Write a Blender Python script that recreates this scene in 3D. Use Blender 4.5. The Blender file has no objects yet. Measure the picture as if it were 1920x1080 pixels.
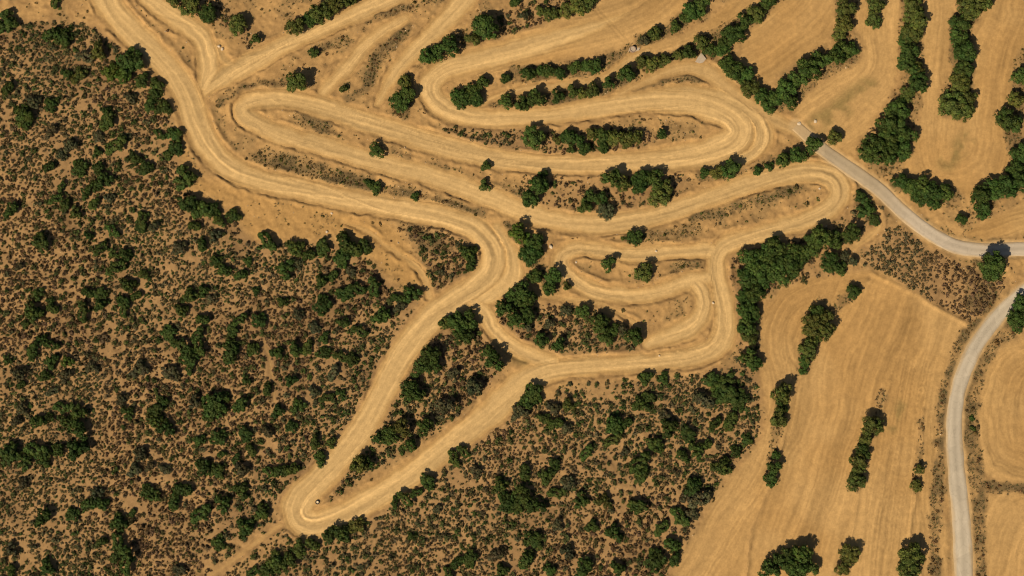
import bpy, math, random
import numpy as np

R = math.radians
scene = bpy.context.scene
col = scene.collection
rng = np.random.default_rng(7)
random.seed(7)

# ------------------------------------------------------------------ camera, sky, sun, exposure
HFOV, TILT, MPP = R(45.0), R(6.0), 0.1           # metres per photograph pixel at the centre
FPX = 960.0 / math.tan(HFOV / 2)
CAM_D = MPP * FPX
CAM = (0.0, -CAM_D * math.sin(TILT), CAM_D * math.cos(TILT))
cam = bpy.data.cameras.new('camera')
cam.sensor_width = 36.0
cam.lens = 18.0 / math.tan(HFOV / 2)
cam.clip_start, cam.clip_end = 1.0, 6000.0
cam_o = bpy.data.objects.new('camera', cam)
cam_o.location = CAM
cam_o.rotation_euler = (TILT, 0, 0)
col.objects.link(cam_o)
scene.camera = cam_o

SUN_EL, SUN_AZ = R(44.0), R(222.0)               # from the lower left of the picture
world = bpy.data.worlds.new('World')
scene.world = world
world.use_nodes = True
wn = world.node_tree.nodes
sky = wn.new('ShaderNodeTexSky')
sky.sky_type = 'NISHITA'
sky.sun_disc = False
sky.sun_elevation = SUN_EL
sky.sun_rotation = SUN_AZ
wn['Background'].inputs['Strength'].default_value = 0.05
world.node_tree.links.new(sky.outputs[0], wn['Background'].inputs['Color'])
sun = bpy.data.lights.new('sun', 'SUN')
sun.energy = 5.0
sun.angle = R(0.5)
sun.color = (1.0, 0.90, 0.74)
sun_o = bpy.data.objects.new('sun', sun)
# light travels along -Z of the lamp; sun sits at azimuth SUN_AZ (clockwise from +Y)
sun_o.rotation_euler = (math.pi / 2 - SUN_EL, 0, -SUN_AZ + math.pi)
sun_o.location = (-60, -60, 120)
col.objects.link(sun_o)
vs = scene.view_settings
vs.view_transform, vs.look, vs.exposure, vs.gamma = 'Standard', 'None', 0.08, 1.0
scene.cycles.filter_width = 1.15


# ------------------------------------------------------------------ helpers
def at(x, y, z=0.0):
    """photograph pixel (1920 x 1080) -> point of the place at height z"""
    dx, dy = (x - 960.0) / FPX, (540.0 - y) / FPX
    wy, wz = dy * math.cos(TILT) + math.sin(TILT), dy * math.sin(TILT) - math.cos(TILT)
    t = (CAM[2] - z) / -wz
    return (CAM[0] + dx * t, CAM[1] + wy * t)


TAB = [np.random.default_rng(100 + i).random((256, 256)) for i in range(12)]


def vnoise(x, y, s=0):
    xi, yi = np.floor(x), np.floor(y)
    fx, fy = x - xi, y - yi
    xi = xi.astype(np.int64) & 255
    yi = yi.astype(np.int64) & 255
    fx = fx * fx * (3 - 2 * fx)
    fy = fy * fy * (3 - 2 * fy)
    t = TAB[s % 12]
    x1, y1 = (xi + 1) & 255, (yi + 1) & 255
    return (t[yi, xi] * (1 - fx) + t[yi, x1] * fx) * (1 - fy) + (t[y1, xi] * (1 - fx) + t[y1, x1] * fx) * fy


def fbm(x, y, octv=4, s=0):
    a, tot, w = 0.5, 0, 0
    for i in range(octv):
        tot = tot + a * vnoise(x * 2 ** i + 17.3 * i, y * 2 ** i + 5.7 * i, s + i)
        w += a
        a *= 0.5
    return tot / w


def sstep(a, b, x):
    t = np.clip((x - a) / (b - a), 0, 1)
    return t * t * (3 - 2 * t)


def spline(pts, step=0.7):
    """pixel control points (x, y, half-width px) -> dense world polyline (n, 3)"""
    P = np.array([(*at(p[0], p[1]), p[2] * MPP) for p in pts])
    P = np.vstack([2 * P[0] - P[1], P, 2 * P[-1] - P[-2]])
    out = []
    for i in range(1, len(P) - 2):
        a, b, c, d = P[i - 1], P[i], P[i + 1], P[i + 2]
        n = max(2, int(np.linalg.norm((c - b)[:2]) / step))
        t = np.linspace(0, 1, n, endpoint=False)[:, None]
        out.append(0.5 * (2 * b + (c - a) * t + (2 * a - 5 * b + 4 * c - d) * t ** 2 + (3 * b - a - 3 * c + d) * t ** 3))
    out.append(P[-2][None, :])
    return np.vstack(out)


def tagit(o, label=None, cat=None, group=None, kind=None):
    for k, v in (('label', label), ('category', cat), ('group', group), ('kind', kind)):
        if v:
            o[k] = v
    return o


def mesh_np(name, V, F, smooth=True):
    """V (n,3), F (m,3 or 4)"""
    me = bpy.data.meshes.new(name)
    k = F.shape[1]
    me.vertices.add(len(V))
    me.vertices.foreach_set('co', np.ascontiguousarray(V, dtype=np.float32).ravel())
    me.loops.add(F.size)
    me.loops.foreach_set('vertex_index', np.ascontiguousarray(F, dtype=np.int32).ravel())
    me.polygons.add(len(F))
    me.polygons.foreach_set('loop_start', np.arange(0, F.size, k, dtype=np.int32))
    me.polygons.foreach_set('use_smooth', np.full(len(F), smooth))
    me.update(calc_edges=True)
    return me


def add_col(me, name, C):
    a = me.attributes.new(name, 'FLOAT_COLOR', 'POINT')
    a.data.foreach_set('color', np.ascontiguousarray(np.hstack([C, np.ones((len(C), 1))]), dtype=np.float32).ravel())


def link(name, me, mat=None, parent=None):
    o = bpy.data.objects.new(name, me)
    col.objects.link(o)
    if mat and me and not me.materials:
        me.materials.append(mat)
    if parent:
        o.parent = parent
    return o


# ------------------------------------------------------------------ materials
def new_mat(name):
    m = bpy.data.materials.new(name)
    m.use_nodes = True
    return m, m.node_tree.nodes, m.node_tree.links, m.node_tree.nodes['Principled BSDF']


def nd(ns, t, **kw):
    n = ns.new('ShaderNode' + t)
    for k, v in kw.items():
        if isinstance(k, str) and hasattr(n, k):
            setattr(n, k, v)
    return n


def noise_factor(ns, ls, vec, scale, lo, hi, detail=6, rough=0.6):
    n = nd(ns, 'TexNoise')
    n.inputs['Scale'].default_value = scale
    n.inputs['Detail'].default_value = detail
    n.inputs['Roughness'].default_value = rough
    ls.new(vec, n.inputs['Vector'])
    mr = nd(ns, 'MapRange')
    mr.inputs['From Min'].default_value = 0.3
    mr.inputs['From Max'].default_value = 0.7
    mr.inputs['To Min'].default_value = lo
    mr.inputs['To Max'].default_value = hi
    ls.new(n.outputs['Fac'], mr.inputs['Value'])
    return mr.outputs['Result'], n.outputs['Fac']


def mul(ns, ls, cs, fs):
    v = nd(ns, 'VectorMath', operation='MULTIPLY')
    ls.new(cs, v.inputs[0])
    ls.new(fs, v.inputs[1])
    return v.outputs[0]


def soil_material():
    m, ns, ls, b = new_mat('soil')
    at_ = nd(ns, 'Attribute', attribute_name='albedo')
    geo = nd(ns, 'NewGeometry')
    f1, n1 = noise_factor(ns, ls, geo.outputs['Position'], 0.9, 0.86, 1.12, 6)
    f2, n2 = noise_factor(ns, ls, geo.outputs['Position'], 4.5, 0.84, 1.15, 5, 0.75)
    c = mul(ns, ls, mul(ns, ls, at_.outputs['Color'], f1), f2)
    ls.new(c, b.inputs['Base Color'])
    b.inputs['Roughness'].default_value = 0.95
    b.inputs['Specular IOR Level'].default_value = 0.08
    bp = nd(ns, 'Bump')
    bp.inputs['Strength'].default_value = 0.5
    bp.inputs['Distance'].default_value = 0.05
    ls.new(n2, bp.inputs['Height'])
    ls.new(bp.outputs[0], b.inputs['Normal'])
    return m


def foliage_material():
    m, ns, ls, b = new_mat('foliage')
    at_ = nd(ns, 'Attribute', attribute_name='tint')
    oi = nd(ns, 'ObjectInfo')
    v = nd(ns, 'VectorMath', operation='MULTIPLY')
    ls.new(at_.outputs['Color'], v.inputs[0])
    ls.new(oi.outputs['Color'], v.inputs[1])
    ls.new(v.outputs[0], b.inputs['Base Color'])
    b.inputs['Roughness'].default_value = 0.75
    b.inputs['Specular IOR Level'].default_value = 0.12
    return m


def tint_material(name, rough=0.9):
    m, ns, ls, b = new_mat(name)
    at_ = nd(ns, 'Attribute', attribute_name='tint')
    ls.new(at_.outputs['Color'], b.inputs['Base Color'])
    b.inputs['Roughness'].default_value = rough
    b.inputs['Specular IOR Level'].default_value = 0.1
    return m


def plain(name, c, rough=0.9, scale=4.0, lo=0.75, hi=1.2, bump=0.3):
    m, ns, ls, b = new_mat(name)
    rgb = nd(ns, 'RGB')
    rgb.outputs[0].default_value = (*c, 1)
    tc = nd(ns, 'TexCoord')
    f, n = noise_factor(ns, ls, tc.outputs['Object'], scale, lo, hi)
    ls.new(mul(ns, ls, rgb.outputs[0], f), b.inputs['Base Color'])
    b.inputs['Roughness'].default_value = rough
    b.inputs['Specular IOR Level'].default_value = 0.15
    bp = nd(ns, 'Bump')
    bp.inputs['Strength'].default_value = bump
    bp.inputs['Distance'].default_value = 0.05
    ls.new(n, bp.inputs['Height'])
    ls.new(bp.outputs[0], b.inputs['Normal'])
    return m


M_SOIL = soil_material()
M_LEAF = foliage_material()
M_SCRUB = tint_material('scrub')
M_GRASS = tint_material('dry_grass')
M_BARK = plain('bark', (0.13, 0.09, 0.06))
M_STONE = plain('pale_stone', (0.55, 0.42, 0.27))
M_CONC = plain('concrete', (0.42, 0.32, 0.215), lo=0.85, hi=1.1)
M_RUBBER = plain('rubber', (0.025, 0.022, 0.02), 0.7)
M_SAND = plain('sand', (0.68, 0.52, 0.30), lo=0.9)

# ------------------------------------------------------------------ the plan: tracks, road, fields, scrub (photograph pixels)
# half-widths in pixels
W = 25
CIRCUIT = [(180, -60, 27), (196, -15, 28), (215, 25, 28), (250, 62, 27), (293, 103, 26), (330, 145, 26), (352, 185, 27), (366, 225, 28), (386, 268, 28), (416, 303, 26),
           (450, 325, 24), (500, 341, 23), (560, 354, 22), (620, 368, 22), (700, 383, 22), (780, 397, 22), (845, 410, 22), (890, 428, 24), (918, 456, 27),
           (927, 487, 27), (912, 520, 27), (878, 548, 27), (838, 575, 28), (800, 607, 28), (767, 648, 27), (740, 692, 26), (712, 745, 26), (682, 800, 26),
           (645, 850, 26), (603, 895, 27), (570, 928, 29), (557, 955, 30), (566, 978, 28), (592, 984, 27), (635, 970, 25), (690, 942, 25), (745, 908, 25), (800, 868, 25),
           (860, 822, 25), (915, 778, 26), (962, 735, 28), (1000, 706, 25), (1050, 692, 20), (1120, 686, 19), (1200, 681, 18), (1275, 674, 19),
           (1328, 660, 22), (1355, 632, 24), (1360, 585, 22), (1349, 535, 20), (1343, 495, 20), (1356, 465, 21), (1395, 447, 19), (1450, 432, 19),
           (1510, 413, 20), (1553, 392, 22), (1574, 362, 23), (1562, 333, 24), (1520, 322, 22), (1470, 328, 21), (1400, 347, 20), (1330, 371, 20),
           (1260, 395, 21), (1190, 413, 21), (1120, 421, 21), (1050, 415, 21), (985, 397, 21), (920, 372, 21), (850, 345, 20), (780, 323, 20),
           (700, 302, 20), (620, 279, 20), (560, 262, 20), (505, 244, 20), (468, 225, 20), (452, 206, 18), (468, 190, 18), (505, 184, 19), (560, 190, 20),
           (620, 207, 22), (680, 227, 22), (750, 248, 22), (820, 270, 22), (900, 291, 21), (980, 305, 20), (1060, 309, 19), (1150, 307, 21),
           (1240, 301, 24), (1318, 289, 28), (1375, 266, 32), (1388, 240, 32), (1362, 213, 30), (1300, 192, 28), (1220, 189, 24), (1140, 200, 21), (1060, 213, 19), (980, 221, 18),
           (905, 222, 20), (852, 212, 22), (815, 188, 23), (806, 158, 24), (832, 130, 23), (880, 117, 24), (940, 102, 25), (1000, 86, 24), (1060, 68, 20), (1120, 48, 14), (1180, 22, 6)]
TRACKS = [
    ('dirt_track', 'wide pale dirt motocross circuit winding through hairpins', CIRCUIT, 1.0),
    ('dirt_track', 'sandy side track entering from the top beside the circuit start', [(262, -60, 22), (275, -15, 22), (300, 12, 22), (345, 44, 22), (374, 68, 22), (387, 98, 22), (392, 130, 22), (384, 160, 18)], 0.95),
    ('dirt_track', 'straight sandy track running from the upper left junction to the top edge', [(385, 172, 12), (410, 152, 20), (440, 133, 23), (480, 112, 22), (545, 80, 19), (610, 51, 18), (680, 20, 19), (730, -2, 19), (830, -50, 19)], 1.0),
    ('dirt_track', 'tapering sandy track descending from the top edge to the circuit', [(925, -60, 24), (876, -8, 24), (820, 55, 20), (772, 102, 17), (733, 150, 13), (708, 195, 9)], 0.9),
    ('dirt_track', 'faint worn dirt lane left of the tapering track', [(760, 35, 10), (715, 62, 15), (680, 92, 15), (647, 132, 15), (606, 172, 12)], 0.6),
    ('dirt_track', 'curling inner dirt loop with two bends beside the circuit', [(1335, 470, 17), (1260, 472, 15), (1190, 477, 16), (1125, 469, 16), (1082, 466, 17), (1056, 478, 18), (1053, 502, 18), (1076, 525, 17), (1107, 543, 18), (1147, 553, 18),
                    (1195, 554, 17), (1243, 545, 17), (1282, 530, 18), (1325, 520, 17)], 0.95),
    ('dirt_track', 'rutted dirt lane hooking down inside the curling loop', [(1296, 522, 15), (1317, 547, 18), (1320, 577, 19), (1305, 606, 20), (1262, 628, 19), (1215, 644, 13)], 0.75),
    ('dirt_track', 'loose sandy fan curving below the straight upper left track', [(410, 85, 7), (420, 112, 10), (448, 122, 12), (500, 108, 10), (560, 85, 6)], 0.6),
    ('dirt_track', 'short sandy link track below the green trees at centre', [(880, 560, 12), (908, 585, 16), (925, 615, 16), (955, 645, 18), (1000, 668, 18), (1040, 680, 14)], 0.85),
    ('dirt_track', 'sandy apron widening the outer side of the central bend', [(930, 425, 9), (950, 455, 13), (962, 490, 17), (958, 525, 22), (925, 550, 20), (900, 562, 14)], 0.85),
    ('dirt_track', 'worn sandy apron around the outside of the wide hairpin', [(1250, 165, 8), (1320, 172, 14), (1385, 195, 18), (1425, 232, 20), (1428, 270, 18), (1390, 298, 14), (1320, 318, 8)], 0.8),
    ('footpath', 'thin pale footpath crossing the bare patch left of the bend', [(640, 415, 3), (692, 437, 4), (733, 468, 5), (773, 493, 6), (797, 523, 7), (806, 555, 7)], 0.7),
    ('footpath', 'narrow dirt path between scrub and the curling loop', [(985, 535, 5), (1013, 551, 6), (1060, 561, 5), (1120, 568, 5), (1160, 588, 5), (1200, 612, 6)], 0.6),
    ('dirt_track', 'sandy lane between the two tree lined terraces', [(900, 196, 7), (960, 172, 9), (1040, 160, 9), (1120, 150, 9), (1170, 122, 10), (1215, 98, 13)], 0.5),
    ('dirt_track', 'loose dirt lane leading from the pale slab to the paved road', [(1160, 178, 8), (1215, 150, 10), (1280, 128, 14), (1330, 138, 18), (1380, 180, 16), (1430, 214, 16), (1500, 250, 15)], 0.45),
    ('footpath', 'faint footpath across the lower left scrub', [(524, 985, 4), (480, 1018, 4), (430, 1054, 3), (370, 1100, 3)], 0.4),
    ('footpath', 'thin worn trail running down through the central left scrub', [(497, 640, 2), (505, 680, 2), (512, 720, 2.2), (515, 755, 2)], 0.5),
    ('footpath', 'sandy strip between the roadside scrub and the tree clump', [(1590, 470, 4), (1625, 447, 6), (1650, 420, 6), (1640, 390, 4)], 0.5),
]
ROADS = [
    ('paved_road', 'beige paved lane curving from the centre right junction to the edge', [(1492, 236, 11), (1545, 282, 13.5), (1600, 321, 14.5), (1650, 357, 14.5), (1692, 397, 14.5), (1740, 435, 14.5), (1790, 461, 14.5), (1850, 470, 14.5), (1915, 467, 14.5), (1985, 475, 15), (2060, 500, 15)]),
    ('paved_road', 'pale grey paved road sweeping down the lower right side', [(2000, 485, 14), (1965, 515, 15), (1915, 552, 15), (1872, 592, 15), (1835, 641, 15), (1808, 695, 15), (1793, 750, 15), (1789, 810, 16), (1793, 880, 17), (1800, 950, 17.5), (1805, 1020, 18), (1808, 1100, 18), (1810, 1180, 18)]),
]
FIELDS = [  # label, polygon, guide polyline that the furrows follow
    ('big tan ploughed field left of the pale grey paved road',
     [(1640, 506), (1665, 520), (1710, 548), (1765, 580), (1810, 604), (1795, 650), (1770, 715), (1757, 790), (1740, 1000), (1600, 1200), (1380, 1200), (1400, 1080), (1410, 1000), (1442, 920), (1455, 880), (1468, 830), (1482, 770), (1492, 722), (1508, 700), (1534, 640), (1560, 590), (1594, 556), (1632, 526)],
     [(1660, 500), (1615, 600), (1575, 700), (1550, 800), (1525, 900), (1490, 1000), (1440, 1150)]),
    ('looping sand lobe field between the tree belt and the lens shaped clump',
     [(1425, 620), (1435, 575), (1470, 540), (1520, 522), (1590, 514), (1637, 507), (1628, 526), (1590, 556), (1556, 590), (1530, 640), (1504, 700), (1488, 722), (1478, 770), (1462, 830), (1450, 880), (1438, 920), (1406, 1000), (1396, 1080), (1376, 1200), (1190, 1200), (1255, 1085), (1300, 1015), (1345, 928), (1400, 862), (1432, 822), (1440, 780), (1430, 720)],
     [(1640, 512), (1590, 520), (1530, 534), (1475, 562), (1448, 610), (1446, 660), (1460, 720), (1452, 800), (1400, 900), (1320, 1040), (1240, 1200)]),
    ('middle field strip between the two lower right tree rows',
     [(1662, 735), (1690, 690), (1728, 690), (1727, 790), (1721, 850), (1713, 920), (1698, 1020), (1688, 1200), (1560, 1200), (1595, 1010), (1612, 910), (1634, 830), (1652, 780)],
     [(1715, 640), (1690, 740), (1672, 850), (1655, 960), (1630, 1200)]),
    ('narrow field strip along the left verge of the paved road',
     [(1731, 790), (1736, 700), (1775, 700), (1757, 790), (1757, 870), (1765, 950), (1775, 1020), (1780, 1200), (1694, 1200), (1704, 1020), (1718, 920), (1726, 850)],
     [(1770, 660), (1748, 740), (1742, 850), (1740, 960), (1738, 1200)]),
    ('long curved sand terrace field at the top centre',
     [(848, 140), (835, 120), (880, 96), (940, 76), (1010, 52), (1075, 25), (1140, -5), (1240, -60), (1380, -60), (1300, -8), (1262, 36), (1205, 74), (1180, 88), (1110, 102), (1040, 116), (960, 130), (900, 142), (860, 152)],
     [(820, 150), (900, 110), (1000, 80), (1100, 55), (1200, 20), (1300, -60)]),
    ('narrow sand terrace field below the long top terrace',
     [(1190, 100), (1215, 82), (1280, 66), (1330, 40), (1370, 0), (1420, -60), (1500, -60), (1440, 0), (1412, 24), (1370, 48), (1320, 76), (1268, 96), (1210, 104)],
     [(1190, 95), (1290, 65), (1370, 25), (1450, -60)]),
    ('rounded ploughed field ringed by trees at the upper right',
     [(1450, -60), (1580, -60), (1562, 0), (1562, 55), (1540, 85), (1500, 112), (1462, 135), (1440, 158), (1415, 150), (1400, 130), (1384, 105), (1392, 75), (1425, 35), (1445, 0)],
     [(1600, -60), (1555, 40), (1490, 100), (1400, 160)]),
    ('sandy field strip with a wedge of trees at its top',
     [(1600, -60), (1690, -60), (1688, 0), (1688, 60), (1684, 115), (1678, 160), (1660, 190), (1625, 240), (1592, 290), (1565, 275), (1500, 228), (1486, 216), (1500, 195), (1530, 160), (1575, 138), (1612, 120), (1622, 90), (1605, 50), (1603, 0)],
     [(1650, -60), (1640, 60), (1640, 130), (1570, 200), (1520, 240)]),
    ('forked pale field between two rows of trees at the upper right',
     [(1735, -60), (1795, -60), (1790, 0), (1778, 60), (1778, 130), (1758, 180), (1765, 220), (1810, 230), (1830, 190), (1826, 110), (1826, 60), (1848, 20), (1875, -10), (1900, -60), (2060, -60), (2060, 60), (1918, 100), (1905, 160), (1880, 215), (1882, 260), (1895, 300), (1872, 345), (1815, 372), (1790, 350), (1740, 335), (1688, 318), (1712, 275), (1728, 220), (1730, 150), (1733, 60)],
     [(1765, -60), (1755, 60), (1745, 180), (1740, 270), (1760, 320), (1830, 300), (1850, 200), (1860, 100), (1900, -60)]),
    ('small sandy field above the paved lane at the right edge',
     [(1806, 440), (1830, 424), (1870, 406), (1920, 378), (2060, 320), (2060, 450), (1920, 440), (1870, 446), (1830, 452)],
     [(1800, 445), (1870, 425), (1930, 405), (2050, 370)]),
    ('tan ploughed field right of the paved road at the right edge',
     [(2060, 590), (1930, 628), (1880, 648), (1850, 690), (1836, 760), (1830, 840), (1836, 880), (1870, 900), (1920, 906), (2060, 920)],
     [(2060, 600), (1900, 660), (1862, 740), (1860, 840), (1900, 880), (2060, 900)]),
    ('ploughed field below the boundary strip in the lower right corner',
     [(1850, 930), (1875, 922), (1920, 918), (2060, 935), (2060, 1200), (1850, 1200), (1846, 1080), (1846, 980)],
     [(2060, 950), (1920, 950), (1880, 1000), (1870, 1080), (1870, 1200)]),
    ('bare sandy clearing between the circuit and the left scrub',
     [(340, 235), (352, 290), (380, 335), (440, 352), (520, 372), (620, 392), (720, 412), (745, 430), (770, 470), (800, 520), (795, 545), (755, 535), (715, 505), (690, 470), (640, 440), (590, 448), (520, 446), (480, 450), (455, 425), (445, 398), (410, 378), (370, 360), (350, 330), (335, 280)],
     [(340, 240), (380, 350), (500, 400), (640, 420), (800, 530)]),
]
SCRUB = [  # density, pitch (m), polygon
    (1.0, 0.86, [(-150, 45), (0, 42), (60, 44), (100, 38), (150, 42), (185, 55), (215, 82), (250, 118), (288, 152), (312, 188), (322, 225), (318, 240), (340, 300), (345, 350), (375, 375), (438, 405), (462, 445), (520, 458), (600, 455), (660, 475), (695, 490), (710, 515), (745, 545), (785, 555), (775, 590), (742, 632), (712, 680), (690, 725), (662, 785), (625, 832), (580, 880), (545, 908), (522, 940), (500, 970), (440, 1015), (370, 1060), (330, 1200), (-150, 1200)]),
    (1.0, 0.92, [(420, 1200), (480, 1060), (530, 1025), (590, 1022), (640, 1000), (690, 972), (745, 938), (800, 898), (870, 846), (930, 802), (985, 756), (1040, 745), (1100, 752), (1170, 745), (1200, 715), (1280, 704), (1340, 690), (1395, 690), (1420, 700), (1424, 770), (1424, 820), (1390, 858), (1340, 915), (1305, 980), (1265, 1050), (1180, 1200)]),
    (1.0, 0.92, [(852, 598), (888, 605), (925, 650), (945, 690), (905, 735), (850, 785), (790, 828), (720, 872), (650, 915), (618, 938), (650, 890), (705, 812), (742, 740), (775, 685), (810, 632)]),
    (0.9, 0.9, [(1000, 566), (1060, 574), (1130, 588), (1190, 620), (1212, 655), (1100, 662), (1030, 660), (985, 640), (945, 605), (925, 580), (960, 556)]),
    (0.95, 0.8, [(1660, 425), (1700, 432), (1745, 470), (1800, 492), (1860, 520), (1890, 535), (1850, 575), (1820, 602), (1765, 575), (1710, 542), (1665, 512), (1620, 496), (1610, 470), (1650, 450)]),
    (0.8, 0.9, [(800, 425), (850, 428), (888, 445), (902, 470), (890, 500), (850, 530), (815, 545), (800, 500), (785, 460), (760, 425)]),
    (0.85, 0.75, [(825, 236), (900, 244), (985, 240), (1030, 245), (1210, 240), (1250, 256), (1200, 280), (1110, 290), (1030, 288), (960, 285), (880, 270), (835, 256)]),
    (0.55, 0.8, [(980, 330), (1040, 325), (1100, 330), (1280, 320), (1300, 345), (1260, 375), (1190, 398), (1100, 405), (1000, 390), (970, 372)]),
    (0.6, 0.75, [(1050, 722), (1120, 718), (1200, 706), (1170, 745), (1100, 752), (1040, 745)]),
    (0.8, 0.7, [(895, 60), (930, 30), (1000, 0), (1040, -60), (1190, -60), (1110, 15), (1060, 40), (1000, 48), (930, 72)]),
    (0.7, 0.8, [(430, 20), (480, 60), (492, 85), (470, 90), (440, 60), (400, 40), (340, 10), (300, -10), (300, -60), (400, -60)]),
    (0.6, 0.85, [(1620, 365), (1660, 395), (1655, 425), (1600, 450), (1530, 470), (1600, 500), (1560, 520), (1480, 535), (1380, 560), (1365, 530), (1365, 480), (1400, 460), (1500, 430), (1580, 405)]),
    (0.55, 0.7, [(525, 955), (545, 1005), (590, 1020), (530, 1026), (480, 1062), (420, 1200), (330, 1200), (372, 1058), (442, 1013), (500, 970)]),
    (0.6, 0.85, [(1365, 560), (1420, 540), (1425, 640), (1420, 700), (1380, 680)]),
]
STRIPS = [  # dry grass / litter strips: half-width px, strength, points
    (10, 1.0, [(762, 52), (735, 82), (708, 112), (690, 150)]), (6, 0.8, [(690, 38), (730, 22), (790, 8), (840, -8)]),
    (6, 0.8, [(690, 155), (668, 180), (650, 185)]), (8, 0.7, [(600, 92), (625, 82), (650, 72)]),
    (5, 0.8, [(414, 196), (420, 182), (445, 170), (490, 158), (530, 160)]),
    (13, 1.0, [(495, 292), (560, 312), (620, 328), (690, 350)]), (8, 0.9, [(690, 348), (760, 366), (830, 380), (905, 405)]),
    (8, 0.9, [(795, 312), (850, 328), (900, 348), (970, 362)]), (12, 0.8, [(570, 215), (610, 238), (630, 265)]),
    (6, 0.8, [(720, 290), (760, 300), (780, 305)]),
    (7, 0.9, [(1160, 168), (1213, 157), (1260, 147), (1310, 150)]), (8, 0.9, [(1300, 408), (1370, 390), (1440, 372), (1510, 346)]),
    (10, 0.6, [(1180, 445), (1250, 440), (1300, 430)]), (8, 0.7, [(1265, 500), (1310, 492)]),
    (9, 1.0, [(1752, 1100), (1755, 960), (1760, 880), (1764, 800), (1775, 720), (1800, 650), (1830, 610)]),
    (13, 0.9, [(1830, 900), (1820, 800), (1826, 720), (1850, 660), (1885, 620), (1930, 590)]),
    (8, 1.0, [(1815, 900), (1870, 912), (1930, 916), (2050, 930)]), (12, 0.9, [(1836, 920), (1834, 1000), (1836, 1120)]),
    (26, 0.9, [(1850, 505), (1835, 560)]), (7, 0.9, [(1700, 395), (1740, 420), (1790, 446), (1850, 456), (1930, 455)]),
    (14, 0.9, [(970, 140), (1040, 135), (1120, 125), (1185, 98)]), (14, 0.9, [(930, 195), (1010, 185), (1100, 172), (1185, 140)]),
    (12, 0.8, [(1200, 78), (1250, 55), (1310, 10)]), (12, 0.8, [(1195, 118), (1260, 108), (1320, 80), (1420, 25), (1470, -20)]),
    (12, 0.7, [(1600, -10), (1580, 60), (1600, 100), (1560, 115), (1480, 180), (1430, 190), (1370, 125)]),
    (18, 0.7, [(1712, -30), (1708, 100), (1712, 180), (1680, 250), (1670, 310)]), (18, 0.7, [(1840, -20), (1800, 60), (1805, 140), (1798, 190)]),
    (14, 0.7, [(1920, 100), (1905, 190), (1900, 260), (1915, 330), (1860, 370), (1810, 415)]), (14, 0.7, [(1680, 345), (1750, 360), (1790, 375)]),
    (8, 0.9, [(1655, 745), (1645, 780), (1625, 830), (1603, 910)]), (4, 0.9, [(1728, 790), (1724, 850), (1716, 920)]),
    (10, 0.7, [(1545, 570), (1530, 610), (1505, 690)]), (9, 0.7, [(1605, 540), (1560, 590), (1535, 620)]), (9, 0.8, [(1465, 730), (1455, 820), (1445, 900)]),
    (14, 0.8, [(760, 150), (755, 190), (745, 215)]), (12, 0.8, [(800, 105), (850, 85), (905, 55)]), (14, 0.9, [(760, 420), (800, 450), (830, 470)]),
    (12, 0.8, [(555, 55), (610, 25), (665, -5)]), (12, 0.7, [(1320, 325), (1400, 322), (1500, 292)]),
    (12, 0.8, [(950, 430), (985, 455), (1010, 500), (1040, 535)]), (14, 0.8, [(1615, 370), (1640, 410)]),
]

# ------------------------------------------------------------------ the ground as one height field
def axis(half, step, far):
    a = list(np.arange(-half, half + step / 2, step))
    d, x = step, a[-1]
    out = []
    while x < far:
        d *= 1.22
        x += d
        out.append(x)
    return np.array([-v for v in reversed(out)] + a + out)


xs, ys = axis(102.0, 0.22, 2500.0), axis(60.0, 0.22, 2500.0)
NX, NY = len(xs), len(ys)
X, Y = np.meshgrid(xs, ys)
WX = X + 0.55 * (fbm(X * 0.55, Y * 0.55, 3, 1) - 0.5)
WY = Y + 0.55 * (fbm(X * 0.55 + 40, Y * 0.55 + 9, 3, 4) - 0.5)


def line_field(P, reach):
    """nearest signed lateral offset, along-distance, half-width and bend of a polyline, inside reach"""
    best = np.full(X.shape, 1e9)
    U, S, HW, K = (np.zeros(X.shape) for _ in range(4))
    seg = P[1:, :2] - P[:-1, :2]
    L = np.linalg.norm(seg, axis=1) + 1e-9
    cum = np.concatenate([[0], np.cumsum(L)])
    ang = np.unwrap(np.arctan2(seg[:, 1], seg[:, 0]))
    curv = np.abs(np.gradient(ang)) / L if len(ang) > 2 else np.zeros(len(L))
    ker = np.ones(9) / 9
    curv = np.convolve(curv, ker, 'same') if len(curv) > 9 else curv
    for i in range(len(seg)):
        a, b = P[i], P[i + 1]
        x0, x1 = min(a[0], b[0]) - reach, max(a[0], b[0]) + reach
        y0, y1 = min(a[1], b[1]) - reach, max(a[1], b[1]) + reach
        i0, i1 = np.searchsorted(xs, [x0, x1])
        j0, j1 = np.searchsorted(ys, [y0, y1])
        if i1 <= i0 or j1 <= j0:
            continue
        sl = (slice(j0, j1), slice(i0, i1))
        dx, dy = WX[sl] - a[0], WY[sl] - a[1]
        ux, uy = seg[i] / L[i]
        t = np.clip(dx * ux + dy * uy, 0, L[i])
        ex, ey = dx - t * ux, dy - t * uy
        d = np.hypot(ex, ey)
        m = d < best[sl]
        if not m.any():
            continue
        best[sl][m] = d[m]
        U[sl][m] = (d * np.sign(ux * dy - uy * dx))[m]
        S[sl][m] = (cum[i] + t)[m]
        HW[sl][m] = (a[2] + (b[2] - a[2]) * t / L[i])[m]
        K[sl][m] = curv[i]
    return best, U, S, HW, K


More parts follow.
